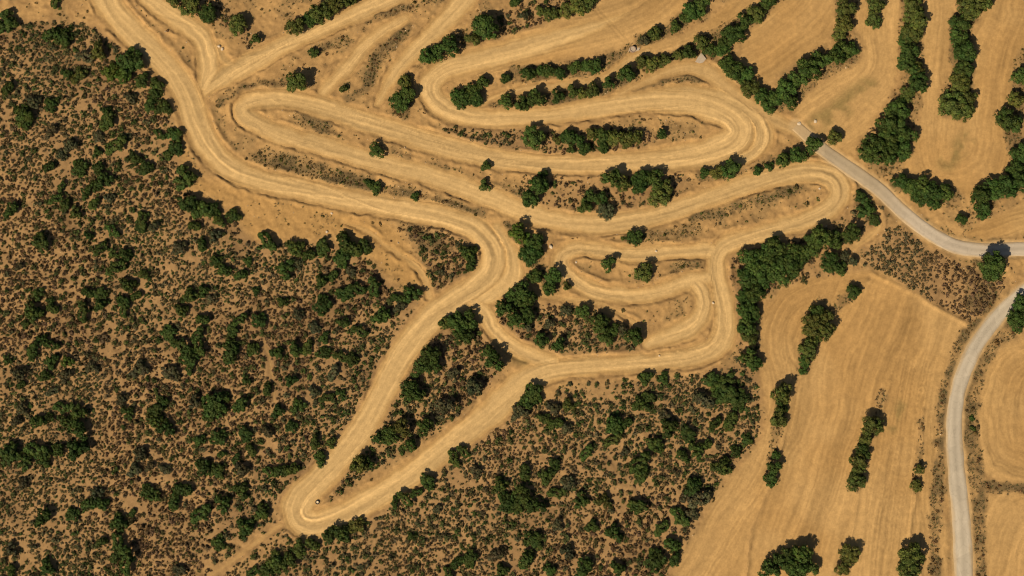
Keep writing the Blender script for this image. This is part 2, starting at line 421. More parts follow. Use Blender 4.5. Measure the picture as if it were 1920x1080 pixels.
def poly_mask(poly):
    P = np.array([at(*p) for p in poly])
    m = np.zeros(X.shape, bool)
    j0, j1 = np.searchsorted(ys, [P[:, 1].min() - 1, P[:, 1].max() + 1])
    i0, i1 = np.searchsorted(xs, [P[:, 0].min() - 1, P[:, 0].max() + 1])
    x, y = WX[j0:j1, i0:i1], WY[j0:j1, i0:i1]
    s = m[j0:j1, i0:i1]
    Q = np.roll(P, -1, axis=0)
    for (ax, ay), (bx, by) in zip(P, Q):
        if ay == by:
            continue
        s ^= ((ay > y) != (by > y)) & (x < (bx - ax) * (y - ay) / (by - ay) + ax)
    return m


def blur(m, k):
    m = m.astype(float)
    for ax in (0, 1):
        p = np.pad(m, [(k + 1, k) if a == ax else (0, 0) for a in (0, 1)], mode='edge')
        c = np.cumsum(p, axis=ax)
        n = m.shape[ax]
        m = (np.take(c, range(2 * k + 1, 2 * k + 1 + n), axis=ax) - np.take(c, range(0, n), axis=ax)) / (2 * k + 1)
    return m


# tracks
E = np.full(X.shape, -99.0)           # metres inside the track edge (negative outside)
TID = np.full(X.shape, -1)
TSTR = np.zeros(X.shape)
RUT = np.zeros(X.shape)
BEND = np.zeros(X.shape)
for ti, (nm, lab, pts, strength) in enumerate(TRACKS):
    d, u, s, hw, k = line_field(spline(pts), 7.0)
    e = np.where(d < 1e8, hw - d, -99)
    o = ti * 37.0
    r = 0.8 * (vnoise(u * 0.9 + o, s * 0.03 + o, ti) - 0.5) + 0.8 * (vnoise(u * 2.3 + o, s * 0.05, ti + 3) - 0.5) + 0.8 * (vnoise(u * 4.6, s * 0.09 + o, ti + 5) - 0.5)
    # two worn wheel lines
    r = r + 0.28 * np.exp(-((np.abs(u + 0.5 * (vnoise(s * 0.05, s * 0 + o, 2) - 0.5)) - 0.42 * hw) / 0.45) ** 2)
    inside = e > np.maximum(E, -3)
    up = e > E
    TID[up & (e > 0)] = ti
    TSTR = np.where(inside, strength, TSTR)
    RUT = np.where(inside, r, RUT)
    BEND = np.where(inside, np.clip(k * 6, 0, 1), BEND)
    E = np.maximum(E, e)
# paved roads
ER = np.full(X.shape, -99.0)
for nm, lab, pts in ROADS:
    d, u, s, hw, k = line_field(spline(pts), 6.0)
    ER = np.maximum(ER, np.where(d < 1e8, hw - d, -99))
# fields
FID = np.full(X.shape, -1)
FROW = np.zeros(X.shape)
for fi, (lab, poly, guide) in enumerate(FIELDS):
    m = poly_mask(poly)
    d, u, s, hw, k = line_field(spline([(*g, 1) for g in guide], 2.0), 36.0)
    uw = u + 0.9 * (fbm(X * 0.09, Y * 0.09, 3, fi) - 0.5) * 4
    r = (vnoise(uw * 0.35 + fi * 11, s * 0.025, fi) - 0.5) * 0.7 + 0.55 * (vnoise(uw * 1.3, s * 0.05 + fi, fi + 2) - 0.5) + 0.6 * (vnoise(uw * 3.1, s * 0.10, fi + 4) - 0.5)
    r = r + 0.5 * (vnoise(uw * 2.2, s * 0.22, fi + 6) - 0.5) * sstep(0.45, 0.7, fbm(X * 0.12, Y * 0.12 + fi, 2, fi + 1))
    FID[m] = fi
    FROW[m] = r[m]
CLR = len(FIELDS) - 1
FM = blur((FID >= 0) & (FID < CLR), 2)
CLEAR = blur(FID == CLR, 4)
# scrub density and dry strips
SD = np.zeros(X.shape)
PITCH = np.full(X.shape, 0.9)
for dens, pitch, poly in SCRUB:
    m = poly_mask(poly)
    SD = np.maximum(SD, m * dens)
    PITCH[m] = pitch
SDB = blur(SD, 4)
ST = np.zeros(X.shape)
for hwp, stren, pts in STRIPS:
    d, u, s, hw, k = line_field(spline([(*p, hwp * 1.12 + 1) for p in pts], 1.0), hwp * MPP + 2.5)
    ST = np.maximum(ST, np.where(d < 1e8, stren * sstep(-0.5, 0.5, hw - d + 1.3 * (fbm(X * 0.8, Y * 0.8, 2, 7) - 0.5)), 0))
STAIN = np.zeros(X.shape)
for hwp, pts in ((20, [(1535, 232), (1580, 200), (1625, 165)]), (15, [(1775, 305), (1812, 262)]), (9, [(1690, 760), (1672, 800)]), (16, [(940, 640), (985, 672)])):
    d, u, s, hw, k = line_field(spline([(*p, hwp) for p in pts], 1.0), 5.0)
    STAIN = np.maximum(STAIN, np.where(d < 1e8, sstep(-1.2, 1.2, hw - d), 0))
E = E + 0.9 * (fbm(X * 0.45 + 3, Y * 0.45, 4, 6) - 0.5)
TM = sstep(-0.35, 0.6, E) * np.clip(0.25 + TSTR, 0, 1) * (E > -3)
RM = sstep(-0.6, 0.2, ER)
ST *= (1 - sstep(-0.3, 0.3, E)) * (1 - RM)

# single tyre lines that wander along and off the tracks
TYRE = np.zeros(X.shape)
tr = random.Random(21)
allp = [spline(t[2], 0.7) for t in TRACKS if t[3] > 0.4]
lens = [len(p) for p in allp]


def stamp(P, wd, val):
    for i in range(len(P) - 1):
        a, b = P[i], P[i + 1]
        i0, i1 = np.searchsorted(xs, [min(a[0], b[0]) - 0.6, max(a[0], b[0]) + 0.6])
        j0, j1 = np.searchsorted(ys, [min(a[1], b[1]) - 0.6, max(a[1], b[1]) + 0.6])
        if i1 <= i0 or j1 <= j0:
            continue
        sl = (slice(j0, j1), slice(i0, i1))
        d = b - a
        L2 = float(d @ d) + 1e-9
        px, py = X[sl] - a[0], Y[sl] - a[1]
        t = np.clip((px * d[0] + py * d[1]) / L2, 0, 1)
        q = val * np.exp(-((px - t * d[0]) ** 2 + (py - t * d[1]) ** 2) / (wd * wd))
        TYRE[sl] = np.where(np.abs(q) > np.abs(TYRE[sl]), q, TYRE[sl])


for _ in range(300):
    P = tr.choices(allp, weights=lens)[0]
    n = min(len(P) - 4, tr.randint(18, 90))
    i0 = tr.randint(0, len(P) - n - 2)
    Q = P[i0:i0 + n]
    T = np.gradient(Q[:, :2], axis=0)
    T /= np.linalg.norm(T, axis=1)[:, None] + 1e-9
    Nn = np.stack([-T[:, 1], T[:, 0]], 1)
    l0, l1, amp = tr.uniform(-1.15, 1.15), tr.uniform(-1.25, 1.25), tr.uniform(0, 0.25)
    u = np.linspace(0, 1, n)
    off = (l0 + (l1 - l0) * (u * u * (3 - 2 * u)) + amp * np.sin(u * tr.uniform(3, 9))) * Q[:, 2]
    stamp(Q[:, :2] + Nn * off[:, None], tr.uniform(0.12, 0.24), tr.choice((-1, -1, 1)) * tr.uniform(0.4, 1.0))
TY_TRACK = TYRE
TYRE = np.zeros(X.shape)
for _ in range(330):
    fi = tr.randrange(len(FIELDS) - 1) if tr.random() < 0.6 else tr.randrange(4)
    P = spline([(*g, 1) for g in FIELDS[fi][2]], 1.2)
    n = min(len(P) - 4, tr.randint(10, 45))
    i0 = tr.randint(0, len(P) - n - 2)
    Q = P[i0:i0 + n]
    T = np.gradient(Q[:, :2], axis=0)
    T /= np.linalg.norm(T, axis=1)[:, None] + 1e-9
    Nn = np.stack([-T[:, 1], T[:, 0]], 1)
    u = np.linspace(0, 1, n)
    wide = 11 if fi == 0 else 5
    o0 = tr.uniform(-wide, wide)
    off = o0 + tr.uniform(-0.8, 0.8) * u * u + 0.3 * np.sin(u * tr.uniform(2, 7))
    stamp(Q[:, :2] + Nn * off[:, None], tr.uniform(0.10, 0.22), tr.choice((-1, 1, 1)) * tr.uniform(0.3, 0.9))
    if tr.random() < 0.5:
        stamp(Q[:, :2] + Nn * (off + 1.5)[:, None], tr.uniform(0.10, 0.18), tr.choice((-1, 1, 1)) * tr.uniform(0.3, 0.8))
TYRE = np.where(FM > 0.5, TYRE * 0.8, TY_TRACK)

# heights
out = -E
N1 = fbm(X * 0.16, Y * 0.16, 4, 2)
N2 = fbm(X * 0.9, Y * 0.9, 4, 6)
NB = fbm(X * 0.35 + 31, Y * 0.35, 3, 8)
far = sstep(0.2, 2.2, out)
rough = (1 - TM) * (1 - RM) * (1 - 0.85 * FM)
berm = (0.06 + 0.30 * sstep(0.38, 0.7, NB)) * np.exp(-((out - 0.42) / np.where(out < 0.42, 0.22, 0.5)) ** 2) * (1 - RM) * (1 - FM)
Z = rough * (0.15 * sstep(0.38, 0.62, fbm(X * 0.22, Y * 0.22 + 8, 3, 5)) * sstep(0.0, 0.6, out) + 0.6 * (N1 - 0.5) * far + 0.22 * (N2 - 0.5)) + berm * np.clip(TSTR + 0.2, 0, 1)
Z += TM * (0.06 + 0.13 * BEND) * RUT
Z += FM * 0.07 * FROW * (1 - TM)
Z += 0.10 * blur(FM, 6) * (1 - RM) * (1 - TM)
# churned lumps on the loose bare ground
LUMP = fbm(X * 1.5, Y * 1.5, 3, 9)
LUMP = LUMP + 0.5 * np.abs(fbm(X * 0.8 + 7, Y * 0.8, 3, 2) - 0.5) * 2
Z += 0.20 * (1 - TM) * (1 - FM) * (1 - RM) * (1 - np.clip(SDB, 0, 1)) * (LUMP - 0.5)
Z += 0.05 * TYRE * (1 - RM)
LEDGE = np.zeros(X.shape)
for pts in ([(1668, 715), (1652, 780), (1632, 832), (1611, 912), (1594, 1010), (1560, 1130)], [(1731, 770), (1726, 850), (1717, 920), (1702, 1020), (1690, 1130)], [(1540, 620), (1506, 700), (1490, 722), (1480, 770), (1466, 830), (1452, 885), (1440, 920), (1408, 1000), (1398, 1100)],
            [(1634, 512), (1700, 545), (1765, 582), (1812, 606)], [(1626, 528), (1592, 556), (1560, 590)]):
    d, u, s, hw, k = line_field(spline([(*p, 5) for p in pts]), 3.0)
    LEDGE = np.maximum(LEDGE, np.where(d < 1e8, np.exp(-(d / 0.45) ** 2), 0))
LEDGE *= 0.5 + 0.8 * fbm(X * 0.4, Y * 0.4, 3, 3)
Z += 0.22 * LEDGE * (1 - RM)
# drainage furrow across the top terrace
d, u, s, hw, k = line_field(spline([(1108, 0, 4), (1130, 30, 4), (1160, 62, 4), (1184, 88, 4)]), 2.0)
FUR = np.where(d < 1e8, np.exp(-((np.abs(u) - 0.35) / 0.14) ** 2), 0)
Z -= 0.07 * FUR

# soil colours
def c3(r, g, b):
    return np.array([r, g, b])


def mix(A, B, f):
    return A * (1 - f[..., None]) + B * f[..., None]


NC = fbm(X * 0.06, Y * 0.06, 4, 3)
ND = fbm(X * 0.45, Y * 0.45, 4, 5)
C = mix(np.broadcast_to(c3(0.40, 0.238, 0.096), X.shape + (3,)), c3(0.33, 0.195, 0.08), sstep(0.3, 0.7, ND))
PATCH = sstep(0.50, 0.64, fbm(X * 0.3 + 90, Y * 0.3, 5, 8)) * (1 - np.clip(SDB, 0, 1)) * sstep(0.3, 1.2, -E) * (1 - RM) * (1 - FM)
C = mix(C, c3(0.235, 0.150, 0.066), PATCH * 0.55)
C = C * (1 + 0.30 * (fbm(X * 1.6, Y * 1.6, 3, 10) - 0.5))[..., None]
C = mix(C, c3(0.298, 0.178, 0.080), np.clip(SDB, 0, 1) * 0.9)
C = mix(C, c3(0.20, 0.118, 0.055), np.clip(SDB, 0, 1) * sstep(0.45, 0.7, fbm(X * 0.12 + 9, Y * 0.12, 4, 1)) * 0.7)
C = mix(C, c3(0.385, 0.222, 0.08), CLEAR * 0.8)
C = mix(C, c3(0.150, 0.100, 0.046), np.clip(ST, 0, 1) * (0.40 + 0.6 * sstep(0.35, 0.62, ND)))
fcol = mix(np.broadcast_to(c3(0.412, 0.250, 0.101), X.shape + (3,)), c3(0.372, 0.217, 0.082), sstep(0.35, 0.65, NC))
fcol = fcol * (1 + 0.36 * FROW + 0.16 * (fbm(X * 0.2, Y * 0.2, 3, 2) - 0.5))[..., None]
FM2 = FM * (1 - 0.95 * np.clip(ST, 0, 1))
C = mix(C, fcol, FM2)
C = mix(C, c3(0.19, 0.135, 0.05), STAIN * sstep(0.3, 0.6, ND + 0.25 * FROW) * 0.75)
tcol = mix(np.broadcast_to(c3(0.490, 0.320, 0.142), X.shape + (3,)), c3(0.405, 0.248, 0.098), 1 - sstep(0.1, 1.4, E))
tcol = tcol * (1 + 0.36 * RUT * (0.7 + 0.3 * BEND) + 0.10 * (ND - 0.5))[..., None]
C = mix(C, tcol, TM)
C = mix(C, c3(0.43, 0.29, 0.145), np.clip(RM, 0, 1) * 0.8)
C = C * (1 - 0.10 * FUR[..., None]) * (1 + 0.13 * TYRE * (1 - RM))[..., None]
C = np.clip(C * c3(1.03, 0.99, 0.88), 0.01, 0.8)

# split the one sheet into ground, each track and each field
def fc(A):
    return 0.25 * (A[:-1, :-1] + A[1:, :-1] + A[:-1, 1:] + A[1:, 1:])


cls = np.zeros((NY - 1, NX - 1), int)
fid = FID[:-1, :-1]
cls = np.where(fid >= 0, 100 + fid, cls)
tid = TID[:-1, :-1]
cls = np.where((tid >= 0) & (fc(E) > 0), 1 + tid, cls)
idx = np.arange(NX * NY).reshape(NY, NX)
quads = np.stack([idx[:-1, :-1], idx[:-1, 1:], idx[1:, 1:], idx[1:, :-1]], axis=-1)
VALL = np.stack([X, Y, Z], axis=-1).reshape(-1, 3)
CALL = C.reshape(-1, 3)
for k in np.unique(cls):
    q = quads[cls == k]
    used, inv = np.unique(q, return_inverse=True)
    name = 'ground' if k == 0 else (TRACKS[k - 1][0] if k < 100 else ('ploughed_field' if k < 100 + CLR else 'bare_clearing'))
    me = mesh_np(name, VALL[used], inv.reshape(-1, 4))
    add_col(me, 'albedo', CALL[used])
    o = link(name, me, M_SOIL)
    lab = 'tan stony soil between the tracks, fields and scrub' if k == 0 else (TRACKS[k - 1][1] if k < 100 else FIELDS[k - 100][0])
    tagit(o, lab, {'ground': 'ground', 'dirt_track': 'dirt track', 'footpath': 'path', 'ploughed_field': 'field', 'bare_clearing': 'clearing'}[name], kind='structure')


def zat(x, y):
    i = min(max(int(np.searchsorted(xs, x)), 1), NX - 1)
    j = min(max(int(np.searchsorted(ys, y)), 1), NY - 1)
    fx = (x - xs[i - 1]) / (xs[i] - xs[i - 1])
    fy = (y - ys[j - 1]) / (ys[j] - ys[j - 1])
    return float((Z[j - 1, i - 1] * (1 - fx) + Z[j - 1, i] * fx) * (1 - fy) + (Z[j, i - 1] * (1 - fx) + Z[j, i] * fx) * fy)


def samp(A, x, y):
    i = np.clip(np.searchsorted(xs, x), 0, NX - 1)
    j = np.clip(np.searchsorted(ys, y), 0, NY - 1)
    return A[j, i]


# paved roads: cambered ribbons laid on the flattened bed
def road_material():
    m, ns, ls, b = new_mat('worn_asphalt')
    at_ = nd(ns, 'Attribute', attribute_name='albedo')
    geo = nd(ns, 'NewGeometry')
    f1, n1 = noise_factor(ns, ls, geo.outputs['Position'], 0.5, 0.93, 1.06, 6)
    f2, n2 = noise_factor(ns, ls, geo.outputs['Position'], 9.0, 0.93, 1.06, 4)
    vo = nd(ns, 'TexVoronoi')
    vo.inputs['Scale'].default_value = 0.22
    ls.new(geo.outputs['Position'], vo.inputs['Vector'])
    sp = nd(ns, 'SeparateColor')
    ls.new(vo.outputs['Color'], sp.inputs[0])
    pr_ = nd(ns, 'MapRange')
    pr_.inputs['To Min'].default_value = 0.90
    pr_.inputs['To Max'].default_value = 1.06
    ls.new(sp.outputs[0], pr_.inputs['Value'])
    ve = nd(ns, 'TexVoronoi', feature='DISTANCE_TO_EDGE')
    ve.inputs['Scale'].default_value = 0.55
    wob = nd(ns, 'TexNoise')
    wob.inputs['Scale'].default_value = 1.5
    ls.new(geo.outputs['Position'], wob.inputs['Vector'])
    av = nd(ns, 'VectorMath', operation='ADD')
    ls.new(geo.outputs['Position'], av.inputs[0])
    ls.new(wob.outputs['Color'], av.inputs[1])
    ls.new(av.outputs[0], ve.inputs['Vector'])
    cr = nd(ns, 'MapRange')
    cr.inputs['From Max'].default_value = 0.035
    cr.inputs['To Min'].default_value = 0.86
    ls.new(ve.outputs['Distance'], cr.inputs['Value'])
    cc = mul(ns, ls, mul(ns, ls, at_.outputs['Color'], f1), f2)
    ls.new(mul(ns, ls, mul(ns, ls, cc, pr_.outputs[0]), cr.outputs[0]), b.inputs['Base Color'])
    b.inputs['Roughness'].default_value = 0.85
    b.inputs['Specular IOR Level'].default_value = 0.2
    return m


M_ROAD = road_material()
for ri, (nm, lab, pts) in enumerate(ROADS):
    P = spline(pts, 0.4)
    T = np.gradient(P[:, :2], axis=0)
    T /= np.linalg.norm(T, axis=1)[:, None]
    Nn = np.stack([-T[:, 1], T[:, 0]], 1)
    S = np.arange(len(P)) * 0.4
    lat = np.linspace(-1, 1, 13)
    V, CC = [], []
    for q, l in enumerate(lat):
        hw = P[:, 2] * (1 + (0.20 * (fbm(S * 0.5, S * 0 + q, 3, 3 + ri) - 0.5) if abs(l) > 0.99 else 0))
        off = l * hw
        p = P[:, :2] + Nn * off[:, None]
        bed = samp(Z, P[:, 0], P[:, 1])
        bed = np.convolve(np.pad(bed, 10, mode='edge'), np.ones(21) / 21, 'valid')
        z = 0.10 + 0.03 * (1 - l * l) + 0 * bed
        if abs(l) > 0.99:
            z = z - 0.14
        V.append(np.stack([p[:, 0], p[:, 1], z], 1))
        wear = 0.13 * np.exp(-((abs(l) - 0.45) / 0.16) ** 2) - 0.05 * np.exp(-((l) / 0.12) ** 2) + 0.12 * (vnoise(S * 0.07 + 9, S * 0 + l * 3, 5) - 0.5)
        base = c3(0.375, 0.278, 0.165) if ri == 0 else c3(0.43, 0.345, 0.235)
        dust = sstep(0.62, 0.98, np.full(len(S), abs(l)) + 0.3 * (vnoise(S * 0.5, S * 0 + q, 6) - 0.5))
        if ri == 0:
            dust = np.maximum(dust, 1 - sstep(1, 9, S))
            base = base + (c3(0.44, 0.345, 0.235) - base) * sstep(14, 32, S)[:, None]
        cc = base * (1 + wear)[:, None]
        cc = cc * (1 - dust[:, None] * 0.85) + c3(0.43, 0.285, 0.135) * dust[:, None] * 0.85
        CC.append(cc)
    n, k = len(P), len(lat)
    V = np.stack(V, 1).reshape(-1, 3)
    CC = np.stack(CC, 1).reshape(-1, 3)
    ii = np.arange(n * k).reshape(n, k)
    F = np.stack([ii[:-1, :-1], ii[1:, :-1], ii[1:, 1:], ii[:-1, 1:]], -1).reshape(-1, 4)[:, ::-1]
    me = mesh_np(nm, V, F)
    add_col(me, 'albedo', CC)
    tagit(link(nm, me, M_ROAD), lab, 'road', kind='structure')

# ------------------------------------------------------------------ plants: templates
def leaf_quads(P, Nrm, size, r):
    """little leaf-spray quads at P facing Nrm"""
    n = len(P)
    Nrm = Nrm / (np.linalg.norm(Nrm, axis=1)[:, None] + 1e-9)
    a = r.normal(size=(n, 3))
    t = np.cross(Nrm, a)
    t /= np.linalg.norm(t, axis=1)[:, None] + 1e-9
    b = np.cross(Nrm, t)
    s = size[:, None]
    asp = r.uniform(0.45, 0.8, n)[:, None]
    V = np.stack([P - t * s, P + b * s * asp * 0.9, P + t * s, P - b * s * asp], 1).reshape(-1, 3)
    F = np.arange(4 * n).reshape(n, 4)
    return V, F


def dirs(n, r, zmin):
    d = r.normal(size=(n * 4 + 20, 3))
    d /= np.linalg.norm(d, axis=1)[:, None]
    return d[d[:, 2] > zmin][:n]


def crown_mesh(seed, lobes, zbase, ztop, per_lobe, per_clump, leaf):
    r = np.random.default_rng(seed)
    Ps, Ns, Ss, Ts = [], [], [], []
    n = lobes
    ang = r.uniform(0, 6.28) + np.arange(n) * 6.283 / max(n - 1, 1) + r.uniform(-.4, .4, n)
    rad = r.uniform(0.36, 0.62, n)
    rad[0] = 0.08
    asp = r.uniform(0.78, 1.0)
    for i in range(n):
        lr = r.uniform(0.36, 0.52) if i else r.uniform(0.45, 0.6)
        c = np.array([math.cos(ang[i]) * rad[i], math.sin(ang[i]) * rad[i] * asp, zbase + (ztop - zbase) * (r.uniform(0.25, 0.6) if i else 0.55)])
        zs = min(1.0, (ztop - zbase) * 0.75 / lr * (1.0 if i == 0 else 0.85) * 0.6)
        D = dirs(per_lobe, r, -0.35)
        for d in D:
            cr = r.uniform(0.13, 0.24)
            cc = c + d * np.array([1, 1, zs]) * lr * r.uniform(0.65, 1.05)
            q = r.normal(size=(per_clump, 3))
            q /= np.linalg.norm(q, axis=1)[:, None]
            q[:, 2] = np.abs(q[:, 2]) * 0.9 - 0.25
            p = cc + q * cr * r.uniform(0.55, 1.05, per_clump)[:, None]
            Ps.append(p)
            Ns.append(q + 0.5 * d + 0.45 * r.normal(size=q.shape))
            Ss.append(r.uniform(0.6, 1.25, per_clump) * leaf)
            base = r.uniform(0.7, 1.25)
            t = base * r.uniform(0.75, 1.25, per_clump)
            warm = r.uniform(0.85, 1.2)
            Ts.append(np.stack([t * warm, t, t * r.uniform(0.8, 1.1)], 1))
    P, N_, S_, T_ = np.vstack(Ps), np.vstack(Ns), np.concatenate(Ss), np.vstack(Ts)
    P[:, 2] = np.maximum(P[:, 2], 0.05)
    V, F = leaf_quads(P, N_, S_, r)
    V[:, 2] = np.maximum(V[:, 2], 0.02)
    me = mesh_np('crown', V, F, smooth=False)
    add_col(me, 'tint', np.repeat(T_, 4, axis=0))
    me.materials.append(M_LEAF)
    return me


def tube(path, radii, k=6):
    path, V, F = np.array(path, float), [], []
    n = len(path)
    for i in range(n):
        t = path[min(i + 1, n - 1)] - path[max(i - 1, 0)]
        t /= np.linalg.norm(t) + 1e-9
        a = np.cross(t, [0.3, 1, 0.2])
        a /= np.linalg.norm(a)
        b = np.cross(t, a)
        for j in range(k):
            w = 6.28318 * j / k
            V.append(path[i] + radii[i] * (math.cos(w) * a + math.sin(w) * b))
    for i in range(n - 1):
        for j in range(k):
            F.append([i * k + j, i * k + (j + 1) % k, (i + 1) * k + (j + 1) % k, (i + 1) * k + j])
    return np.array(V), np.array(F)


def join(parts):
    V, F, o = [], [], 0
    for v, f in parts:
        V.append(v)
        F.append(f + o)
        o += len(v)
    return np.vstack(V), np.vstack(F)


def trunk_mesh(seed, h):
    r = np.random.default_rng(seed + 500)
    lean = r.uniform(-0.08, 0.08, 2)
    parts = [tube([(0, 0, -0.12), (lean[0] * .3, lean[1] * .3, h * 0.35), (lean[0], lean[1], h)], [0.095, 0.07, 0.045], 7)]
    for i in range(5):
        a = r.uniform(0, 6.28)
        l = r.uniform(0.35, 0.6)
        z0 = h * r.uniform(0.5, 0.95)
        parts.append(tube([(lean[0] * .8, lean[1] * .8, z0), (math.cos(a) * l * .5, math.sin(a) * l * .5, z0 + .16), (math.cos(a) * l, math.sin(a) * l, z0 + .36)], [0.045, 0.03, 0.014], 5))
    me = mesh_np('trunk', *join(parts))
    me.materials.append(M_BARK)
    return me


def stem_mesh(seed):
    r = np.random.default_rng(seed + 900)
    parts = []
    for i in range(6):
        a, l = r.uniform(0, 6.28), r.uniform(0.3, 0.6)
        parts.append(tube([(0, 0, -0.1), (math.cos(a) * l * .4, math.sin(a) * l * .4, .2), (math.cos(a) * l, math.sin(a) * l, .45)], [0.05, 0.035, 0.015], 5))
    me = mesh_np('stem', *join(parts))
    me.materials.append(M_BARK)
    return me


TREE_T = [(crown_mesh(10 + i, 4 + i % 3, 0.30, 1.30, 22, 40, 0.075), trunk_mesh(i, 0.62)) for i in range(10)]
SHRUB_T = [(crown_mesh(50 + i, 3 + i % 3, 0.08, 0.95, 16, 36, 0.10), stem_mesh(i)) for i in range(9)]

